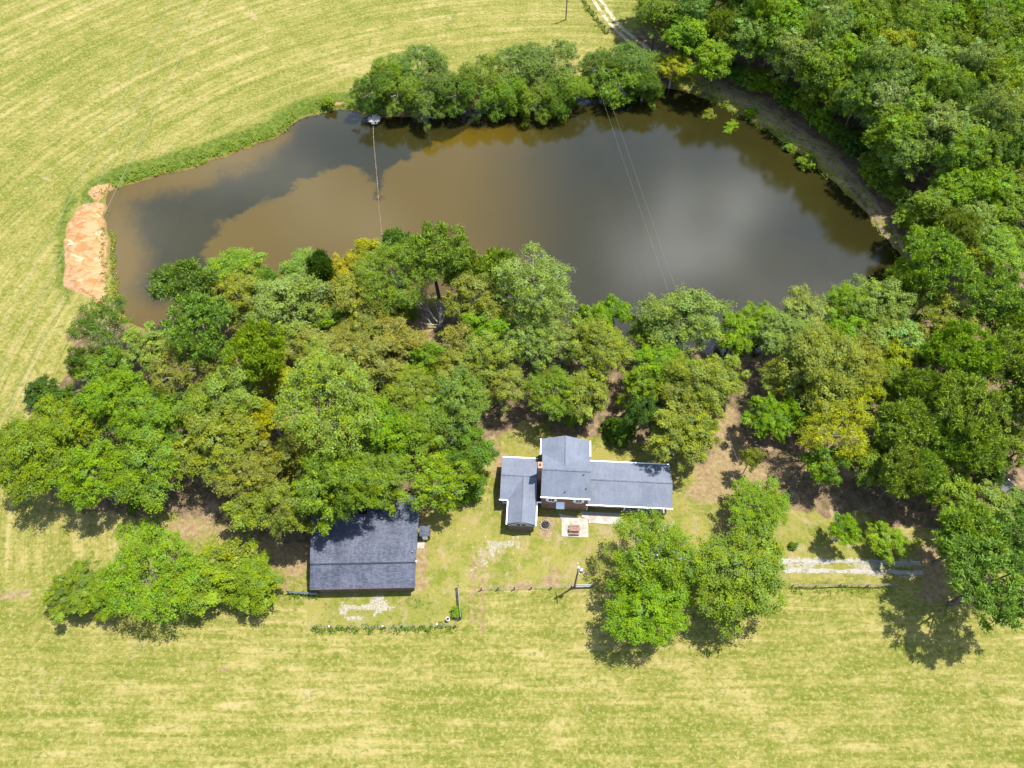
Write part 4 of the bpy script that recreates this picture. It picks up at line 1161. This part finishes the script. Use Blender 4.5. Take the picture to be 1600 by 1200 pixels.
G1 = 'trees between the pond and the buildings'
for row in [
    # far left end of the grove
    (165, 510, 52, 'loose', 'dark', 'dark loose tree with bare limbs at the bottom tip of the sand bank'),
    (122, 568, 22, 'broad', 'dark', 'small dark tree jutting into the left field below the sand bank'),
    (70, 612, 24, 'bush', 'deep', 'dark rounded shrub at the left edge of the grove, alone against the field'),
    (105, 628, 26, 'broad', 'dark', 'small dark green tree just right of the lone dark shrub'),
    (228, 546, 42, 'broad', 'pale', 'pale green tree squeezed below the left tip of the pond'),
    (285, 442, 50, 'pine', 'blue', 'blue green rounded pine leaning over the left water, nearest the sand'),
    (314, 512, 62, 'pine', 'blue', 'large blue green pine below the first waterside pine on the left'),
    (362, 412, 46, 'broad', 'pine', 'green tree at the water edge, third from the left, right of the blue pine'),
    (375, 462, 48, 'broad', 'olive', 'dark olive tree wedged behind the two blue green pines'),
    (400, 548, 56, 'pine', 'lime', 'yellow green pine with a flat top in the left middle of the grove'),
    (285, 578, 56, 'loose', 'olive', 'olive tree with pale limbs under the large blue green pine'),
    (172, 580, 42, 'broad', 'mid', 'mid green tree below the loose dark tree on the left'),
    (175, 628, 52, 'broad', 'bright', 'bright green tree in the upper part of the bright left mass'),
    (95, 672, 56, 'broad', 'bright', 'bright green spreading tree reaching out over the left field'),
    (242, 655, 58, 'broad', 'mid', 'green tree with a dead white branch in the middle of the left mass'),
    (350, 622, 62, 'broad', 'olive', 'big olive oak left of the narrow yellow tree'),
    (335, 690, 62, 'broad', 'olive', 'olive oak just below the biggest olive crown on the left'),
    (55, 715, 60, 'broad', 'bright', 'bright green tree at the far left edge, overhanging the stubble'),
    (145, 738, 58, 'broad', 'bright', 'bright lower tree casting the left shadow on the field'),
    (232, 728, 60, 'broad', 'mid', 'green tree above the bare brown patch left of the barn'),
    (20, 690, 34, 'loose', 'mid', 'thin outer tree at the picture edge left of everything'),
    (425, 592, 30, 'loose', 'yellow', 'narrow bright yellow tree standing out in the middle of the left grove, upper half'),
    (424, 652, 30, 'loose', 'yellow', 'narrow yellow green tree below its twin in the left grove'),
    (510, 632, 88, 'broad', 'pine', 'huge round mid green crown in the middle of the left grove'),
    (462, 706, 46, 'broad', 'olive', 'olive green crown below left of the huge round tree'),
    (515, 748, 62, 'broad', 'mid', 'green tree overhanging the back of the barn roof'),
    (388, 738, 52, 'broad', 'olive', 'yellowish olive tree left of the barn with brown gaps under it'),
    (398, 790, 40, 'loose', 'olive', 'lowest olive tree beside the barn, hanging over bare soil'),
    (487, 545, 48, 'loose', 'brown', 'brownish olive tree above the huge round green crown'),
    (575, 562, 56, 'broad', 'brown', 'brownish oak in the middle of the grove, left of centre'),
    (588, 672, 54, 'broad', 'bright', 'bright green tree on the right flank of the huge round crown'),
    (592, 745, 52, 'broad', 'mid', 'green tree touching the rear corner of the barn roof'),
    (712, 628, 54, 'broad', 'blue', 'cool green tree with a tall bare trunk left of the house'),
    (640, 610, 46, 'broad', 'olive', 'yellow tipped olive tree left of the cool green tree'),
    (668, 665, 46, 'broad', 'mid', 'mid green tree above the yellow green tree near the barn'),
    (755, 560, 46, 'loose', 'olive', 'thin olive tree with white limbs above the footpath'),
    (782, 602, 38, 'loose', 'olive', 'thin leaning olive tree right of the bare trunk'),
    (765, 515, 34, 'broad', 'lime', 'bright lime tree by the pond above the thin olive tree'),
    (665, 560, 30, 'broad', 'bright', 'small bright green tree in the gap near the grove centre'),
    (735, 712, 42, 'broad', 'dark', 'dense dark green round tree beside the path left of the house'),
    (690, 755, 48, 'loose', 'lime', 'feathery yellow green tree between the barn and the house'),
    (735, 762, 24, 'bush', 'dark', 'dark shrub at the foot of the feathery yellow green tree'),
    # the pond side, middle
    (472, 418, 40, 'broad', 'pale', 'pale green waterside tree left of the small dark pine'),
    (448, 474, 60, 'broad', 'pale', 'broad pale green tree behind the left waterside row'),
    (410, 445, 34, 'broad', 'dark', 'dark green gap tree between two pale waterside trees'),
    (500, 422, 22, 'pine', 'deep', 'small dark pine at the water edge left of the golden saplings'),
    (526, 420, 24, 'loose', 'gold', 'golden leaved thin sapling at the water edge'),
    (549, 412, 22, 'loose', 'gold', 'second golden sapling, taller and beside the floating line'),
    (573, 384, 27, 'loose', 'yellow', 'bright yellow green tree at the shore end of the floating line'),
    (612, 432, 62, 'broad', 'mid', 'rounded green tree at the shore under the floating line'),
    (624, 374, 30, 'pine', 'blue', 'dark pine top sticking out between the yellow tree and tall pine'),
    (677, 393, 58, 'pine', 'pine', 'tall pine with a visible dark trunk at the middle of the shore'),
    (715, 415, 32, 'pine', 'pine', 'lower right shoulder pine against the tall shore pine'),
    (746, 464, 48, 'broad', 'olive', 'yellow green oak right of the dead grey tree'),
    (772, 410, 33, 'pine', 'pine', 'slim pine standing apart at the water right of the tall pine'),
    (785, 455, 32, 'broad', 'mid', 'green tree under the slim waterside pine'),
    (834, 450, 68, 'loose', 'pale', 'big pale tree with grey bare twigs over the middle of the pond'),
    (840, 470, 48, 'broad', 'pale', 'pale inner crown under the big twiggy tree by the pond'),
    (556, 470, 52, 'broad', 'olive', 'dull olive tree behind the golden saplings'),
    (601, 498, 27, 'bush', 'yellow', 'small yellow tree left of the orange clearing'),
    (638, 486, 15, 'bush', 'mid', 'tiny round green sapling beside the dead grey tree'),
    (570, 522, 44, 'broad', 'brown', 'olive brown tree left below the small yellow tree'),
    (618, 532, 46, 'broad', 'brown', 'olive brown tree below the orange clearing'),
    (520, 502, 30, 'broad', 'lime', 'small bright green tree with dead twigs in the upper left grove'),
    (530, 545, 44, 'broad', 'brown', 'brown olive tree above the huge crown to its right'),
    (757, 508, 32, 'broad', 'lime', 'lime green crown hanging over the dark hollow by the pond'),
    (722, 535, 34, 'loose', 'brown', 'thin brown olive tree with red soil showing through'),
    (708, 572, 40, 'loose', 'olive', 'loose olive crown left of the thin white limbed tree'),
    (455, 545, 34, 'broad', 'olive', 'small olive tree between the yellow pine and brownish tree'),
]:
    plant(*row, group=G1)
for row in [(452, 800, 42, 'broad', 'olive', 'olive tree at the back left corner of the barn roof', 9.0), (545, 770, 44, 'broad', 'mid', 'green tree spreading over the middle of the barn roof', 10.5),
            (500, 780, 38, 'broad', 'pine', 'green tree over the left part of the barn roof', 10.5)]:
    plant(*row[:6], group=G1, hc=row[6])
G2 = 'trees behind the house'
for row in [
    (832, 532, 42, 'loose', 'pale', 'pale loose tree with white limbs behind the house, left'),
    (880, 535, 34, 'loose', 'pale', 'thin pale tree with forked white limbs near the pond behind the house'),
    (940, 545, 50, 'broad', 'olive', 'olive green round tree straight behind the house'),
    (860, 612, 46, 'broad', 'mid', 'dull green tree above the left part of the house'),
    (912, 612, 40, 'broad', 'olive', 'dull olive tree above the rear gable'),
    (905, 640, 24, 'bush', 'bright', 'small bright green shrub above the rear gable'),
    (1035, 570, 44, 'broad', 'lime', 'bright yellow green tree standing behind the right wing'),
    (1000, 605, 34, 'broad', 'bright', 'bright lower branches tree left below the yellow green one'),
    (1070, 495, 60, 'broad', 'pale', 'broad pale green tree at the shore behind the yellow green tree'),
    (922, 497, 30, 'broad', 'lime', 'left of two lime trees on the shore behind the house'),
    (960, 480, 30, 'broad', 'lime', 'right and higher of two lime trees on the shore'),
    (1008, 515, 27, 'broad', 'mid', 'small green tree between the lime pair and the broad pale tree'),
    (1090, 600, 54, 'broad', 'olive', 'olive oak right of the bright yellow green tree'),
    (1062, 680, 50, 'broad', 'olive', 'olive oak overhanging the far end of the right wing'),
    (1098, 672, 33, 'broad', 'olive', 'olive crown beside the pale dirt path'),
    (1078, 640, 40, 'broad', 'olive', 'olive crown in the middle of the tall olive stack'),
    (1128, 588, 36, 'broad', 'olive', 'small olive tree at the top of the pale dirt path'),
    (1150, 512, 34, 'broad', 'lime', 'bright shore tree left of the white limbed leaning tree'),
    (1196, 490, 36, 'loose', 'bright', 'leaning tree with white upper limbs over the pond'),
    (967, 671, 25, 'cedar', 'dark', 'dark conical evergreen in the back yard right of the gable'),
    (1008, 640, 32, 'broad', 'deep', 'dark shaded tree left of the olive oaks behind the house'),
    (1203, 652, 37, 'broad', 'bright', 'bright green leafy tree right of the pale dirt path'),
    (1176, 714, 17, 'loose', 'olive', 'thin see through sapling where the pale dirt path widens'),
]:
    plant(*row, group=G2)
G3 = 'trees right of the house'
for row in [
    (1280, 575, 68, 'broad', 'olive', 'large grey olive oak on the right, above the yellow tree'),
    (1328, 568, 52, 'broad', 'olive', 'grey olive oak at the right shoulder of the large one'),
    (1232, 590, 42, 'broad', 'olive', 'smaller grey olive oak left below the large one'),
    (1312, 672, 58, 'loose', 'yellow', 'bright yellow tree in the right grove'),
    (1342, 605, 36, 'broad', 'yellow', 'yellowish crown above the bright yellow tree'),
    (1240, 648, 26, 'loose', 'lime', 'yellow green side tree left of the bright yellow tree'),
    (1290, 720, 34, 'broad', 'mid', 'shaded green tree under the bright yellow one'),
    (1412, 668, 52, 'pine', 'pine', 'green pine right of the bright yellow tree'),
    (1512, 642, 66, 'pine', 'pine', 'big round pine in the right grove'),
    (1520, 700, 50, 'pine', 'pine', 'pine below the big round pine near the right edge'),
    (1470, 690, 44, 'pine', 'mid', 'pine in the hollow between the two large right pines'),
    (1406, 562, 32, 'broad', 'yellow', 'small yellow green tree above the right pines'),
    (1412, 528, 40, 'broad', 'silver', 'pale blue green tree with pale leaves in the right grove'),
    (1500, 552, 58, 'pine', 'lime', 'yellowish pine above the big round pine'),
    (1575, 562, 50, 'pine', 'pine', 'pine at the right edge above the big round pine'),
    (1580, 640, 42, 'broad', 'olive', 'olive tree at the right edge beside the big round pine'),
    (1414, 738, 44, 'pine', 'pine', 'lower pine above the round bright shrub tree'),
    (1488, 765, 42, 'broad', 'pine', 'green tree above the big bottom right tree'),
    (1540, 735, 32, 'broad', 'deep', 'dark round tree hiding the parked car'),
    (1462, 408, 58, 'pine', 'pine', 'pine at the end of the dam by the pond corner'),
    (1507, 402, 32, 'broad', 'yellow', 'yellow tree behind the pine at the end of the dam'),
    (1362, 720, 36, 'broad', 'mid', 'mid green tree filling the gap under the green pine, right grove'),
    (1446, 740, 34, 'pine', 'pine', 'small pine at the bottom of the right grove, above the gravel drive'),
    (1412, 432, 26, 'pine', 'pine', 'small pine at the right corner of the pond'),
    (1495, 358, 34, 'pine', 'pine', 'small pine between the dam and the wood'),
    (1550, 395, 46, 'broad', 'pine', 'green tree right of the yellow tree near the wood'),
    (1598, 398, 34, 'broad', 'mid', 'green tree cut by the right edge near the wood'),
    (1420, 342, 20, 'bush', 'lime', 'small lime shrub at the bottom of the dirt track'),
    (1375, 472, 50, 'broad', 'pale', 'pale olive tree at the lower right shore'),
    (1325, 478, 42, 'broad', 'lime', 'yellowish pale tree on the lower right shore'),
    (1262, 486, 46, 'loose', 'pale', 'pale feathery tree on the shore left of the yellowish one'),
    (1445, 472, 32, 'broad', 'olive', 'small olive tree below the corner pine'),
    (1487, 496, 50, 'broad', 'olive', 'olive tree below right of the corner pine'),
    (1555, 462, 56, 'pine', 'pine', 'wide pine below the tree at the wood corner'),
    (1582, 505, 42, 'pine', 'mid', 'dull pine at the right edge, below the wide pine'),
    (1230, 520, 48, 'broad', 'pale', 'pale green tree right of the leaning white limbed tree'),
    (1320, 520, 36, 'broad', 'lime', 'bright lime tree in the row above the grey olive oaks'),
    (1365, 520, 40, 'broad', 'pale', 'pale tree left of the pale blue green one'),
    (1380, 600, 36, 'broad', 'mid', 'mid green tree between the yellowish crown and pines'),
    (1440, 612, 38, 'pine', 'pine', 'pine behind the green pine of the right grove'),
    (1455, 545, 40, 'broad', 'olive', 'olive tree right of the pale blue green one'),
    (1600, 700, 36, 'broad', 'mid', 'green tree cut by the right edge above the car'),
    (1592, 334, 42, 'broad', 'mid', 'green tree cut by the right edge just above the wood corner'),
    (1548, 345, 38, 'broad', 'bright', 'bright green tree at the wood corner, left of one cut by the edge'),
    (1625, 610, 52, 'pine', 'pine', 'pine mostly outside the right edge'),
]:
    plant(*row, group=G3)
G4 = 'trees standing free in the yard and field'
for row in [
    (236, 898, 80, 'broad', 'lime', 'big yellow green tree left of the barn', 5.5),
    (305, 905, 56, 'broad', 'bright', 'bright green middle tree of the clump left of the barn', 4.5),
    (392, 910, 48, 'broad', 'bright', 'right tree of the clump left of the barn', 3.8),
    (365, 880, 34, 'bush', 'olive', 'olive bush at the back of the clump left of the barn', 3.2),
    (120, 918, 44, 'broad', 'mid', 'left tree of the clump left of the barn', 3.6),
    (172, 925, 40, 'broad', 'bright', 'low tree between the left tree and the big yellow green one', 3.4),
    (1025, 868, 74, 'loose', 'bright', 'loose tall tree in front of the house', 8.0),
    (1010, 948, 62, 'broad', 'lime', 'yellow green lower crown in front of the loose tall yard tree', 6.5),
    (1040, 895, 58, 'broad', 'bright', 'bright inner crown of the front yard pair, touching the dense tree', 6.0),
    (1162, 898, 78, 'broad', 'mid', 'dense mid green tree right of the loose yard tree', 7.5),
    (1184, 791, 50, 'broad', 'bright', 'round bright green tree right of the house', 4.8),
    (1318, 828, 24, 'loose', 'lime', 'thin yellow green tree beside the gravel drive', 4.5),
    (1386, 840, 32, 'broad', 'bright', 'small round bright green tree above the gravel drive', 2.9),
    (1550, 905, 84, 'pine', 'blue', 'large cool green pine filling the lower right edge', 12.0),
    (1512, 842, 58, 'pine', 'pine', 'upper left pine of the large lower right clump', 10.5),
    (1600, 850, 60, 'pine', 'blue', 'pine cut by the right edge at the lower right clump', 11.0),
    (1545, 795, 44, 'broad', 'pale', 'pale tree between the parked car and the large pine', 7.0),
    (1590, 795, 30, 'broad', 'pale', 'small pale tree at the right edge below the car', 6.0),
]:
    plant(*row[:6], group=G4, hc=row[6])
plant(712, 957, 8, 'bush', 'mid', 'little green bush at the foot of the open barn yard gate', None)
G5 = 'trees along the far bank of the pond'
for row in [
    (582, 138, 37, 'willow', 'dark', 'dark green leftmost tree on the far bank'),
    (622, 140, 42, 'willow', 'mid', 'yellow flecked tree, second from left on the far bank'),
    (655, 108, 53, 'willow', 'willow_green', 'tall pale grey green tree on the far bank, left half'),
    (668, 148, 39, 'willow', 'willow_green', 'pale tree hanging over the bare roots on the far bank'),
    (712, 138, 44, 'willow', 'dark', 'dark green tree right of the pale grey green one on the far bank'),
    (752, 118, 42, 'willow', 'mid', 'green tree in the middle of the far bank row'),
    (776, 145, 35, 'willow', 'mid', 'low green tree with open stems on the far bank'),
    (812, 108, 51, 'willow', 'willow_green', 'pale green tree right of the middle of the far bank'),
    (858, 98, 58, 'willow', 'willow_green', 'tallest pale tree of the far bank, left of the gap'),
    (838, 145, 37, 'willow', 'mid', 'low tree in front of the tallest pale far bank tree'),
    (893, 128, 37, 'willow', 'bright', 'green tree on the left side of the far bank gap'),
    (942, 100, 42, 'willow', 'dark', 'dark tree on the right side of the far bank gap'),
    (968, 118, 46, 'willow', 'mid', 'green tree right of the gap by the cables'),
    (990, 96, 44, 'willow', 'willow_green', 'pale green tree left of the yellow tree on the far bank'),
    (1008, 122, 30, 'willow', 'dark', 'dark low tree left of the yellow tree on the far bank'),
    (690, 128, 36, 'willow', 'willow_green', 'soft green tree joining the pale grey green and dark green far bank trees'),
    (795, 135, 36, 'willow', 'bright', 'bright green tree at the water below the middle of the far bank row'),
    (605, 118, 30, 'willow', 'mid', 'green tree behind the left end of the far bank row'),
    (873, 140, 34, 'willow', 'dark', 'dark green low tree beside the far bank gap'),
    (1053, 98, 34, 'loose', 'yellow', 'bright yellow tree at the top end of the dirt track'),
]:
    plant(*row, group=G5, hc=5.0 if row[3] == 'willow' else 5.6)

for row in [
    (1452, 322, 32, 'forest', 'mid', 'small green tree at the bottom end of the dirt track, nearest the pond'),
    (1492, 300, 38, 'forest', 'bright', 'bright green tree at the lower corner of the wood beyond the track'),
    (1540, 300, 40, 'forest', 'lime', 'yellow green tree at the lower edge of the wood, right part'),
    (1588, 288, 40, 'forest', 'mid', 'green tree at the lower right end of the wood, cut by the edge'),
    (1440, 372, 26, 'forest', 'lime', 'yellow green tree squeezed between the dirt track end and the corner pine'),
    (1520, 352, 34, 'forest', 'pale', 'pale green tree between the small corner pine and the bright green one'),
    (1028, 22, 40, 'forest', 'mid', 'leftmost tree at the top end of the wood, beside the farm track'),
    (1072, 50, 40, 'forest', 'bright', 'bright green tree behind the yellow one at the top of the dirt track'),
    (1118, 88, 34, 'forest', 'lime', 'yellow green tree overhanging the top end of the dirt track'),
    (1080, 5, 40, 'forest', 'pine', 'green tree at the top edge above the top end of the dirt track'),
]:
    plant(*row, group='trees of the wood beyond the dirt track', hc=9.5)

# the wood beyond the dirt track, planted in rows that follow the track
G6 = 'trees of the wood beyond the dirt track'
ORD = ['first', 'second', 'third', 'fourth', 'fifth', 'sixth', 'seventh', 'eighth', 'ninth', 'tenth', 'eleventh', 'twelfth', 'thirteenth', 'fourteenth', 'fifteenth', 'sixteenth', 'seventeenth', 'eighteenth', 'nineteenth', 'twentieth', 'twenty first', 'twenty second', 'twenty third', 'twenty fourth', 'twenty fifth', 'twenty sixth', 'twenty seventh', 'twenty eighth', 'twenty ninth', 'thirtieth', 'thirty first', 'thirty second', 'thirty third']
LOOK = dict(lime='yellow green', mid='mid green', dark='dark green', silver='pale leaved', bright='bright green', pine='grass green', yellow='yellowish', olive='olive green', pale='pale green', blue='cool green')
def proj(p):
    d = Vector(p) - Vector((0, 0, CAM_H))
    q = d.y * CD[1] + d.z * CD[2]
    return 800 + FPX * d.x / q, 600 - FPX * (d.y * CU[1] + d.z * CU[2]) / q
track = poly_at([(1000, 60), (1030, 88), (1068, 106), (1100, 122), (1150, 148), (1205, 178), (1255, 212), (1305, 252), (1352, 304), (1398, 362), (1420, 400)])
seg = [np.linalg.norm(b - a) for a, b in zip(track[:-1], track[1:])]
wr = random.Random(11)
first = [(p[0], p[1], p[2]) for p in TREES]
for row_i in range(13):
    off = 4.6 + 5.7 * row_i
    line = np.array(offset_line([tuple(t) for t in track], off))
    # the rows run on past the top of the picture
    line = np.vstack([line[0] + (line[0] - line[1]) / np.linalg.norm(line[0] - line[1]) * 60, line, line[-1] + (line[-1] - line[-2]) / np.linalg.norm(line[-1] - line[-2]) * 10])
    pos = []; acc = wr.uniform(0, 4)
    for a, b in zip(line[:-1], line[1:]):
        L_ = np.linalg.norm(b - a)
        while acc < L_:
            pos.append(a + (b - a) * acc / L_); acc += wr.uniform(5.2, 6.6)
        acc -= L_
    cnt = 0
    for q in pos:
        x, y = q[0] + wr.uniform(-1.3, 1.3), q[1] + wr.uniform(-1.3, 1.3)
        if line_dist(np.array([[x, y]]), track)[0] < off - 2.2: continue
        kind = wr.choices(['forest', 'pine', 'broad'], [.78, .1, .12])[0]
        pr = wr.choice(PROTO['forest'] if kind == 'forest' else PROTO[kind][1:3])
        s = wr.uniform(.9, 1.2)
        hz_ = wr.uniform(11.8, 15.2) * (.85 if row_i == 0 else 1)
        u_, v_ = proj((x, y, hz_))
        if not (-20 < u_ < 1660 and -75 < v_ < 470): continue
        if u_ < 1000 or (v_ > 395 and u_ > 1380): continue
        if min((math.hypot(x - t[0], y - t[1]) - .55 * t[2] for t in first), default=99) < 2.2: continue
        col = wr.choices(['lime', 'mid', 'dark', 'silver', 'bright', 'pine', 'yellow', 'pale', 'blue'], [.18, .17, .1, .1, .2, .08, .05, .07, .05])[0]
        cnt += 1
        stand(x, y, s, hz_ / pr['zc'], pr, kind, col, f"{LOOK[col]} tree, {ORD[row_i]} row of the wood beyond the track, {ORD[cnt - 1]} from far end", G6)

# low growth at the foot of the wood and along the banks
G7 = 'low bushes at the foot of the wood'
und = np.array(offset_line([tuple(t) for t in track], 3.6))
k = 0
for a, b in zip(und[1:-1], und[2:]):
    n_ = max(1, int(np.linalg.norm(b - a) / 3.0))
    for i in range(n_):
        q = a + (b - a) * (i + wr.random() * .6) / n_
        pr = PROTO['bush'][1]; k += 1
        stand(q[0] + wr.uniform(-.5, .7), q[1] + wr.uniform(-.5, .7), wr.uniform(.85, 1.3), wr.uniform(1.3, 2.1), pr, 'bush', wr.choice(['mid', 'dark', 'bright', 'deep']),
              f'low bush at the foot of the wood, {ORD[k - 1]} along the track from its top', G7)
for px, py, rp_, colr, lb in [(1147, 183, 9, 'lime', 'leafy bush on the water side of the dirt track, nearest the top'), (1112, 168, 10, 'olive', 'floating weed bush off the top right bank'),
        (1141, 192, 9, 'lime', 'floating weed bush furthest out from the top right bank'), (1266, 246, 13, 'mid', 'leafy bush overhanging the dark water half way down the dam'),
        (1235, 222, 8, 'mid', 'small bush on the dam bank above the overhanging one'), (1176, 172, 8, 'lime', 'small pale bush on the dam edge'),
        (772, 160, 10, 'lime', 'small bush standing in the water below the far bank row'), (702, 165, 8, 'lime', 'little bush right of the bare roots on the far bank'),
        (512, 158, 9, 'bright', 'clump of reeds at the bend of the left shore'), (1240, 852, 6, 'dark', 'tiny dark shrub next to the white bucket')]:
    plant(px, py, rp_, 'bush', colr, lb)

# ------------------------------------------------------------------ low lush growth: banks, fence feet, weeds (nobody could count it)
def tuft_field(name, pts_w, size, colour, label, seed, per=9, spread=.45, h=.5):
    rg = np.random.default_rng(seed)
    cs, ns, ss, tt, hh = [], [], [], [], []
    P = np.asarray(pts_w); Z = ground_z(P)
    for (x, y), z in zip(P, Z):
        if z < WATER_Z - .25: continue
        d = ball(rg, per); d[:, 2] = np.abs(d[:, 2])
        c = np.array([x, y, max(z, WATER_Z) + .05]) + d * np.array([spread, spread, h])
        cs.append(c); ns.append(unit(d + np.array([0, 0, .7]) + rg.normal(size=(per, 3)) * .4)); ss.append(size * rg.uniform(.6, 1.3, per))
        a = rg.uniform(.25, .75); b = rg.uniform(.2, .8)
        tt.append(np.clip(a + rg.normal(size=per) * .12, 0, 1)); hh.append(np.clip(b + rg.normal(size=per) * .12, 0, 1))
    me = leaf_mesh(name, np.concatenate(cs), np.concatenate(ns), np.concatenate(ss), np.concatenate(tt), np.concatenate(hh), rg=rg)
    o = link_mesh(name, me); o.color = (*COLOURS[colour], 1)
    return tag(o, label, None, None, 'stuff')
rgp = np.random.default_rng(77)
def along(line, n, half):
    L = poly_at(line); out = []
    sl = np.array([np.linalg.norm(b - a) for a, b in zip(L[:-1], L[1:])]); pr_ = sl / sl.sum()
    for i in rgp.choice(len(sl), n, p=pr_):
        t = rgp.random(); e = L[i + 1] - L[i]; nrm = np.array([-e[1], e[0]]) / np.linalg.norm(e)
        out.append(L[i] + e * t + nrm * rgp.normal() * half)
    return out
# along the left and top left shore
shore = []
for i in range(len(POND)):
    a, b = POND[i], POND[(i + 1) % len(POND)]
    m_ = (a + b) / 2
    if m_[0] < -26 and m_[1] > 118:
        e = b - a; nrm = np.array([e[1], -e[0]]) / np.linalg.norm(e)
        if signed_dist((m_ + nrm)[None], POND)[0] < 0: nrm = -nrm
        dens = float(hash_noise(m_[0], m_[1], .35, 17))
        for _ in range(int(np.linalg.norm(e) * 12 * dens)):
            shore.append(a + e * rgp.random() + nrm * (abs(rgp.normal()) * 1.3 * (.5 + dens) + .55))
tuft_field('bank_grass', shore, .15, 'mid', 'lush green grass and reeds along the left shore of the pond', 5, 8, .4, .4)
tuft_field('shore_grass', along([(168, 322), (173, 350), (176, 400), (179, 470)], 260, .3), .13, 'olive', 'thin green strip of grass between the sand bank and the water', 15, 8, .3, .3)
tuft_field('sand_weeds', along([(158, 352), (157, 395), (163, 440), (166, 468)], 90, .35), .12, 'olive', 'sparse weeds growing on the orange sand bank', 16, 7, .3, .25)
tuft_field('weed_strip', along([(490, 984), (560, 984), (640, 983), (714, 980)], 120, .3), .11, 'dark', 'weeds grown through the barn yard fence', 6, 9, .3, .55)
tuft_field('weed_strip', along([(893, -30), (915, 8), (933, 33), (952, 55)], 150, .4), .17, 'olive', 'weeds along the fence beside the farm track', 7, 9, .4, .6)
tuft_field('weed_strip', along([(455, 929), (500, 930)], 40, .25), .13, 'mid', 'weeds round the gate at the barn corner', 8, 8, .3, .4)
tuft_field('weed_strip', along([(222, 745), (216, 770), (206, 800)], 90, .6), .17, 'bright', 'strip of tall weeds at the left edge of the bare brown patch', 9, 8, .4, .5)
tuft_field('dam_grass', along([(1085, 138), (1120, 155), (1170, 182), (1225, 215), (1280, 262), (1330, 312), (1375, 365), (1402, 405)], 420, .6), .15, 'mid', 'rough grass on the dam between the dirt track and the water', 10, 7, .35, .3)
tuft_field('rail_weeds', along([(1236, 922), (1310, 921), (1395, 921)], 55, .35), .11, 'mid', 'green weeds under the rail fence', 12, 8, .3, .35)

# ------------------------------------------------------------------ dead wood and the pale tuft
def branchy(mb, p, d, L, r, depth, rg, n=3):
    q = p + d * L
    m = p.lerp(q, .5) + Vector((rg.uniform(-1, 1), rg.uniform(-1, 1), rg.uniform(-.5, .8))) * L * .08
    mb.tube([p, m, q], [r, r * .8, r * .55], 6)
    if depth:
        for k in range(n):
            s = p.lerp(q, rg.uniform(.45, 1.0))
            dd = (d + Vector((rg.uniform(-1, 1), rg.uniform(-1, 1), rg.uniform(-.5, .7))) * .75).normalized()
            branchy(mb, s, dd, L * rg.uniform(.45, .7), r * .5, depth - 1, rg, n)
rg_ = random.Random(21)
dp = at(688, 513)
dt = empty('dead_tree', (dp.x, dp.y, gz(dp.x, dp.y))); tag(dt, 'fallen bare grey tree with pale branches by the orange clearing', 'dead tree')
mb = MB(); branchy(mb, Vector((0, 0, .5)), Vector((.1, .6, .9)).normalized(), 5.0, .17, 0, rg_)
mb.build('trunk', PALE_BARK, dt)
for d in ((.3, .7, .9), (.5, .6, 1.0), (-.2, .7, .9), (-.9, -.1, .3), (.1, .5, 1.0), (-.6, .5, .7)):
    mb = MB(); branchy(mb, Vector((.1, .3, .5)), Vector(d).normalized(), rg_.uniform(2.8, 4.2), .12, 2, rg_)
    mb.build('branch', PALE_BARK, dt)
dp = at(660, 187, WATER_Z)
dt = empty('fallen_branches', (dp.x, dp.y, WATER_Z)); tag(dt, 'bare grey branches dipping into the water under the far bank trees', 'dead branches')
for d in ((-.9, -.35, .35), (-.3, -.8, .3), (.2, -.9, .25), (.8, -.4, .35), (.5, .2, .8), (-.5, 0, .7)):
    mb = MB(); branchy(mb, Vector((0, .3, .3)), Vector(d).normalized(), rg_.uniform(1.6, 2.6), .09, 2, rg_)
    mb.build('branch', PALE_BARK, dt)
dp = at(585, 186, WATER_Z)
rg = np.random.default_rng(31)
def tuft(name, p, n, r, h, mat, label, cat):
    me_b = MB(); rr = random.Random(n)
    for k in range(n):
        a = rr.uniform(0, 6.283); q = rr.random() ** .5 * r
        b = Vector((math.cos(a) * q * .3, math.sin(a) * q * .3, 0)); t = Vector((math.cos(a) * q, math.sin(a) * q, h * rr.uniform(.7, 1.1)))
        me_b.tube([b, b.lerp(t, .6) + Vector((0, 0, h * .15)), t + Vector((math.cos(a), math.sin(a), -.6)) * .25], [.05, .05, .02], 4)
    o = me_b.build(name, mat); o.location = p
    return tag(o, label, cat)
tuft('dead_tuft', at(586, 193, WATER_Z), 190, 1.35, 1.5, simple('bleached_stalks', (0.3550, 0.3408, 0.3195), (0.4970, 0.4828, 0.4544), 3, .9), 'bleached grey tuft of dead stalks at the end of the floating line', 'dead tuft')
tuft('reed_tuft', at(600, 180, WATER_Z), 110, 1.0, 1.3, simple('reed_stalks', (0.1420, 0.1704, 0.0426), (0.2414, 0.2556, 0.0852), 3, .9), 'yellow green reed tuft right of the bleached grey tuft', 'reeds')
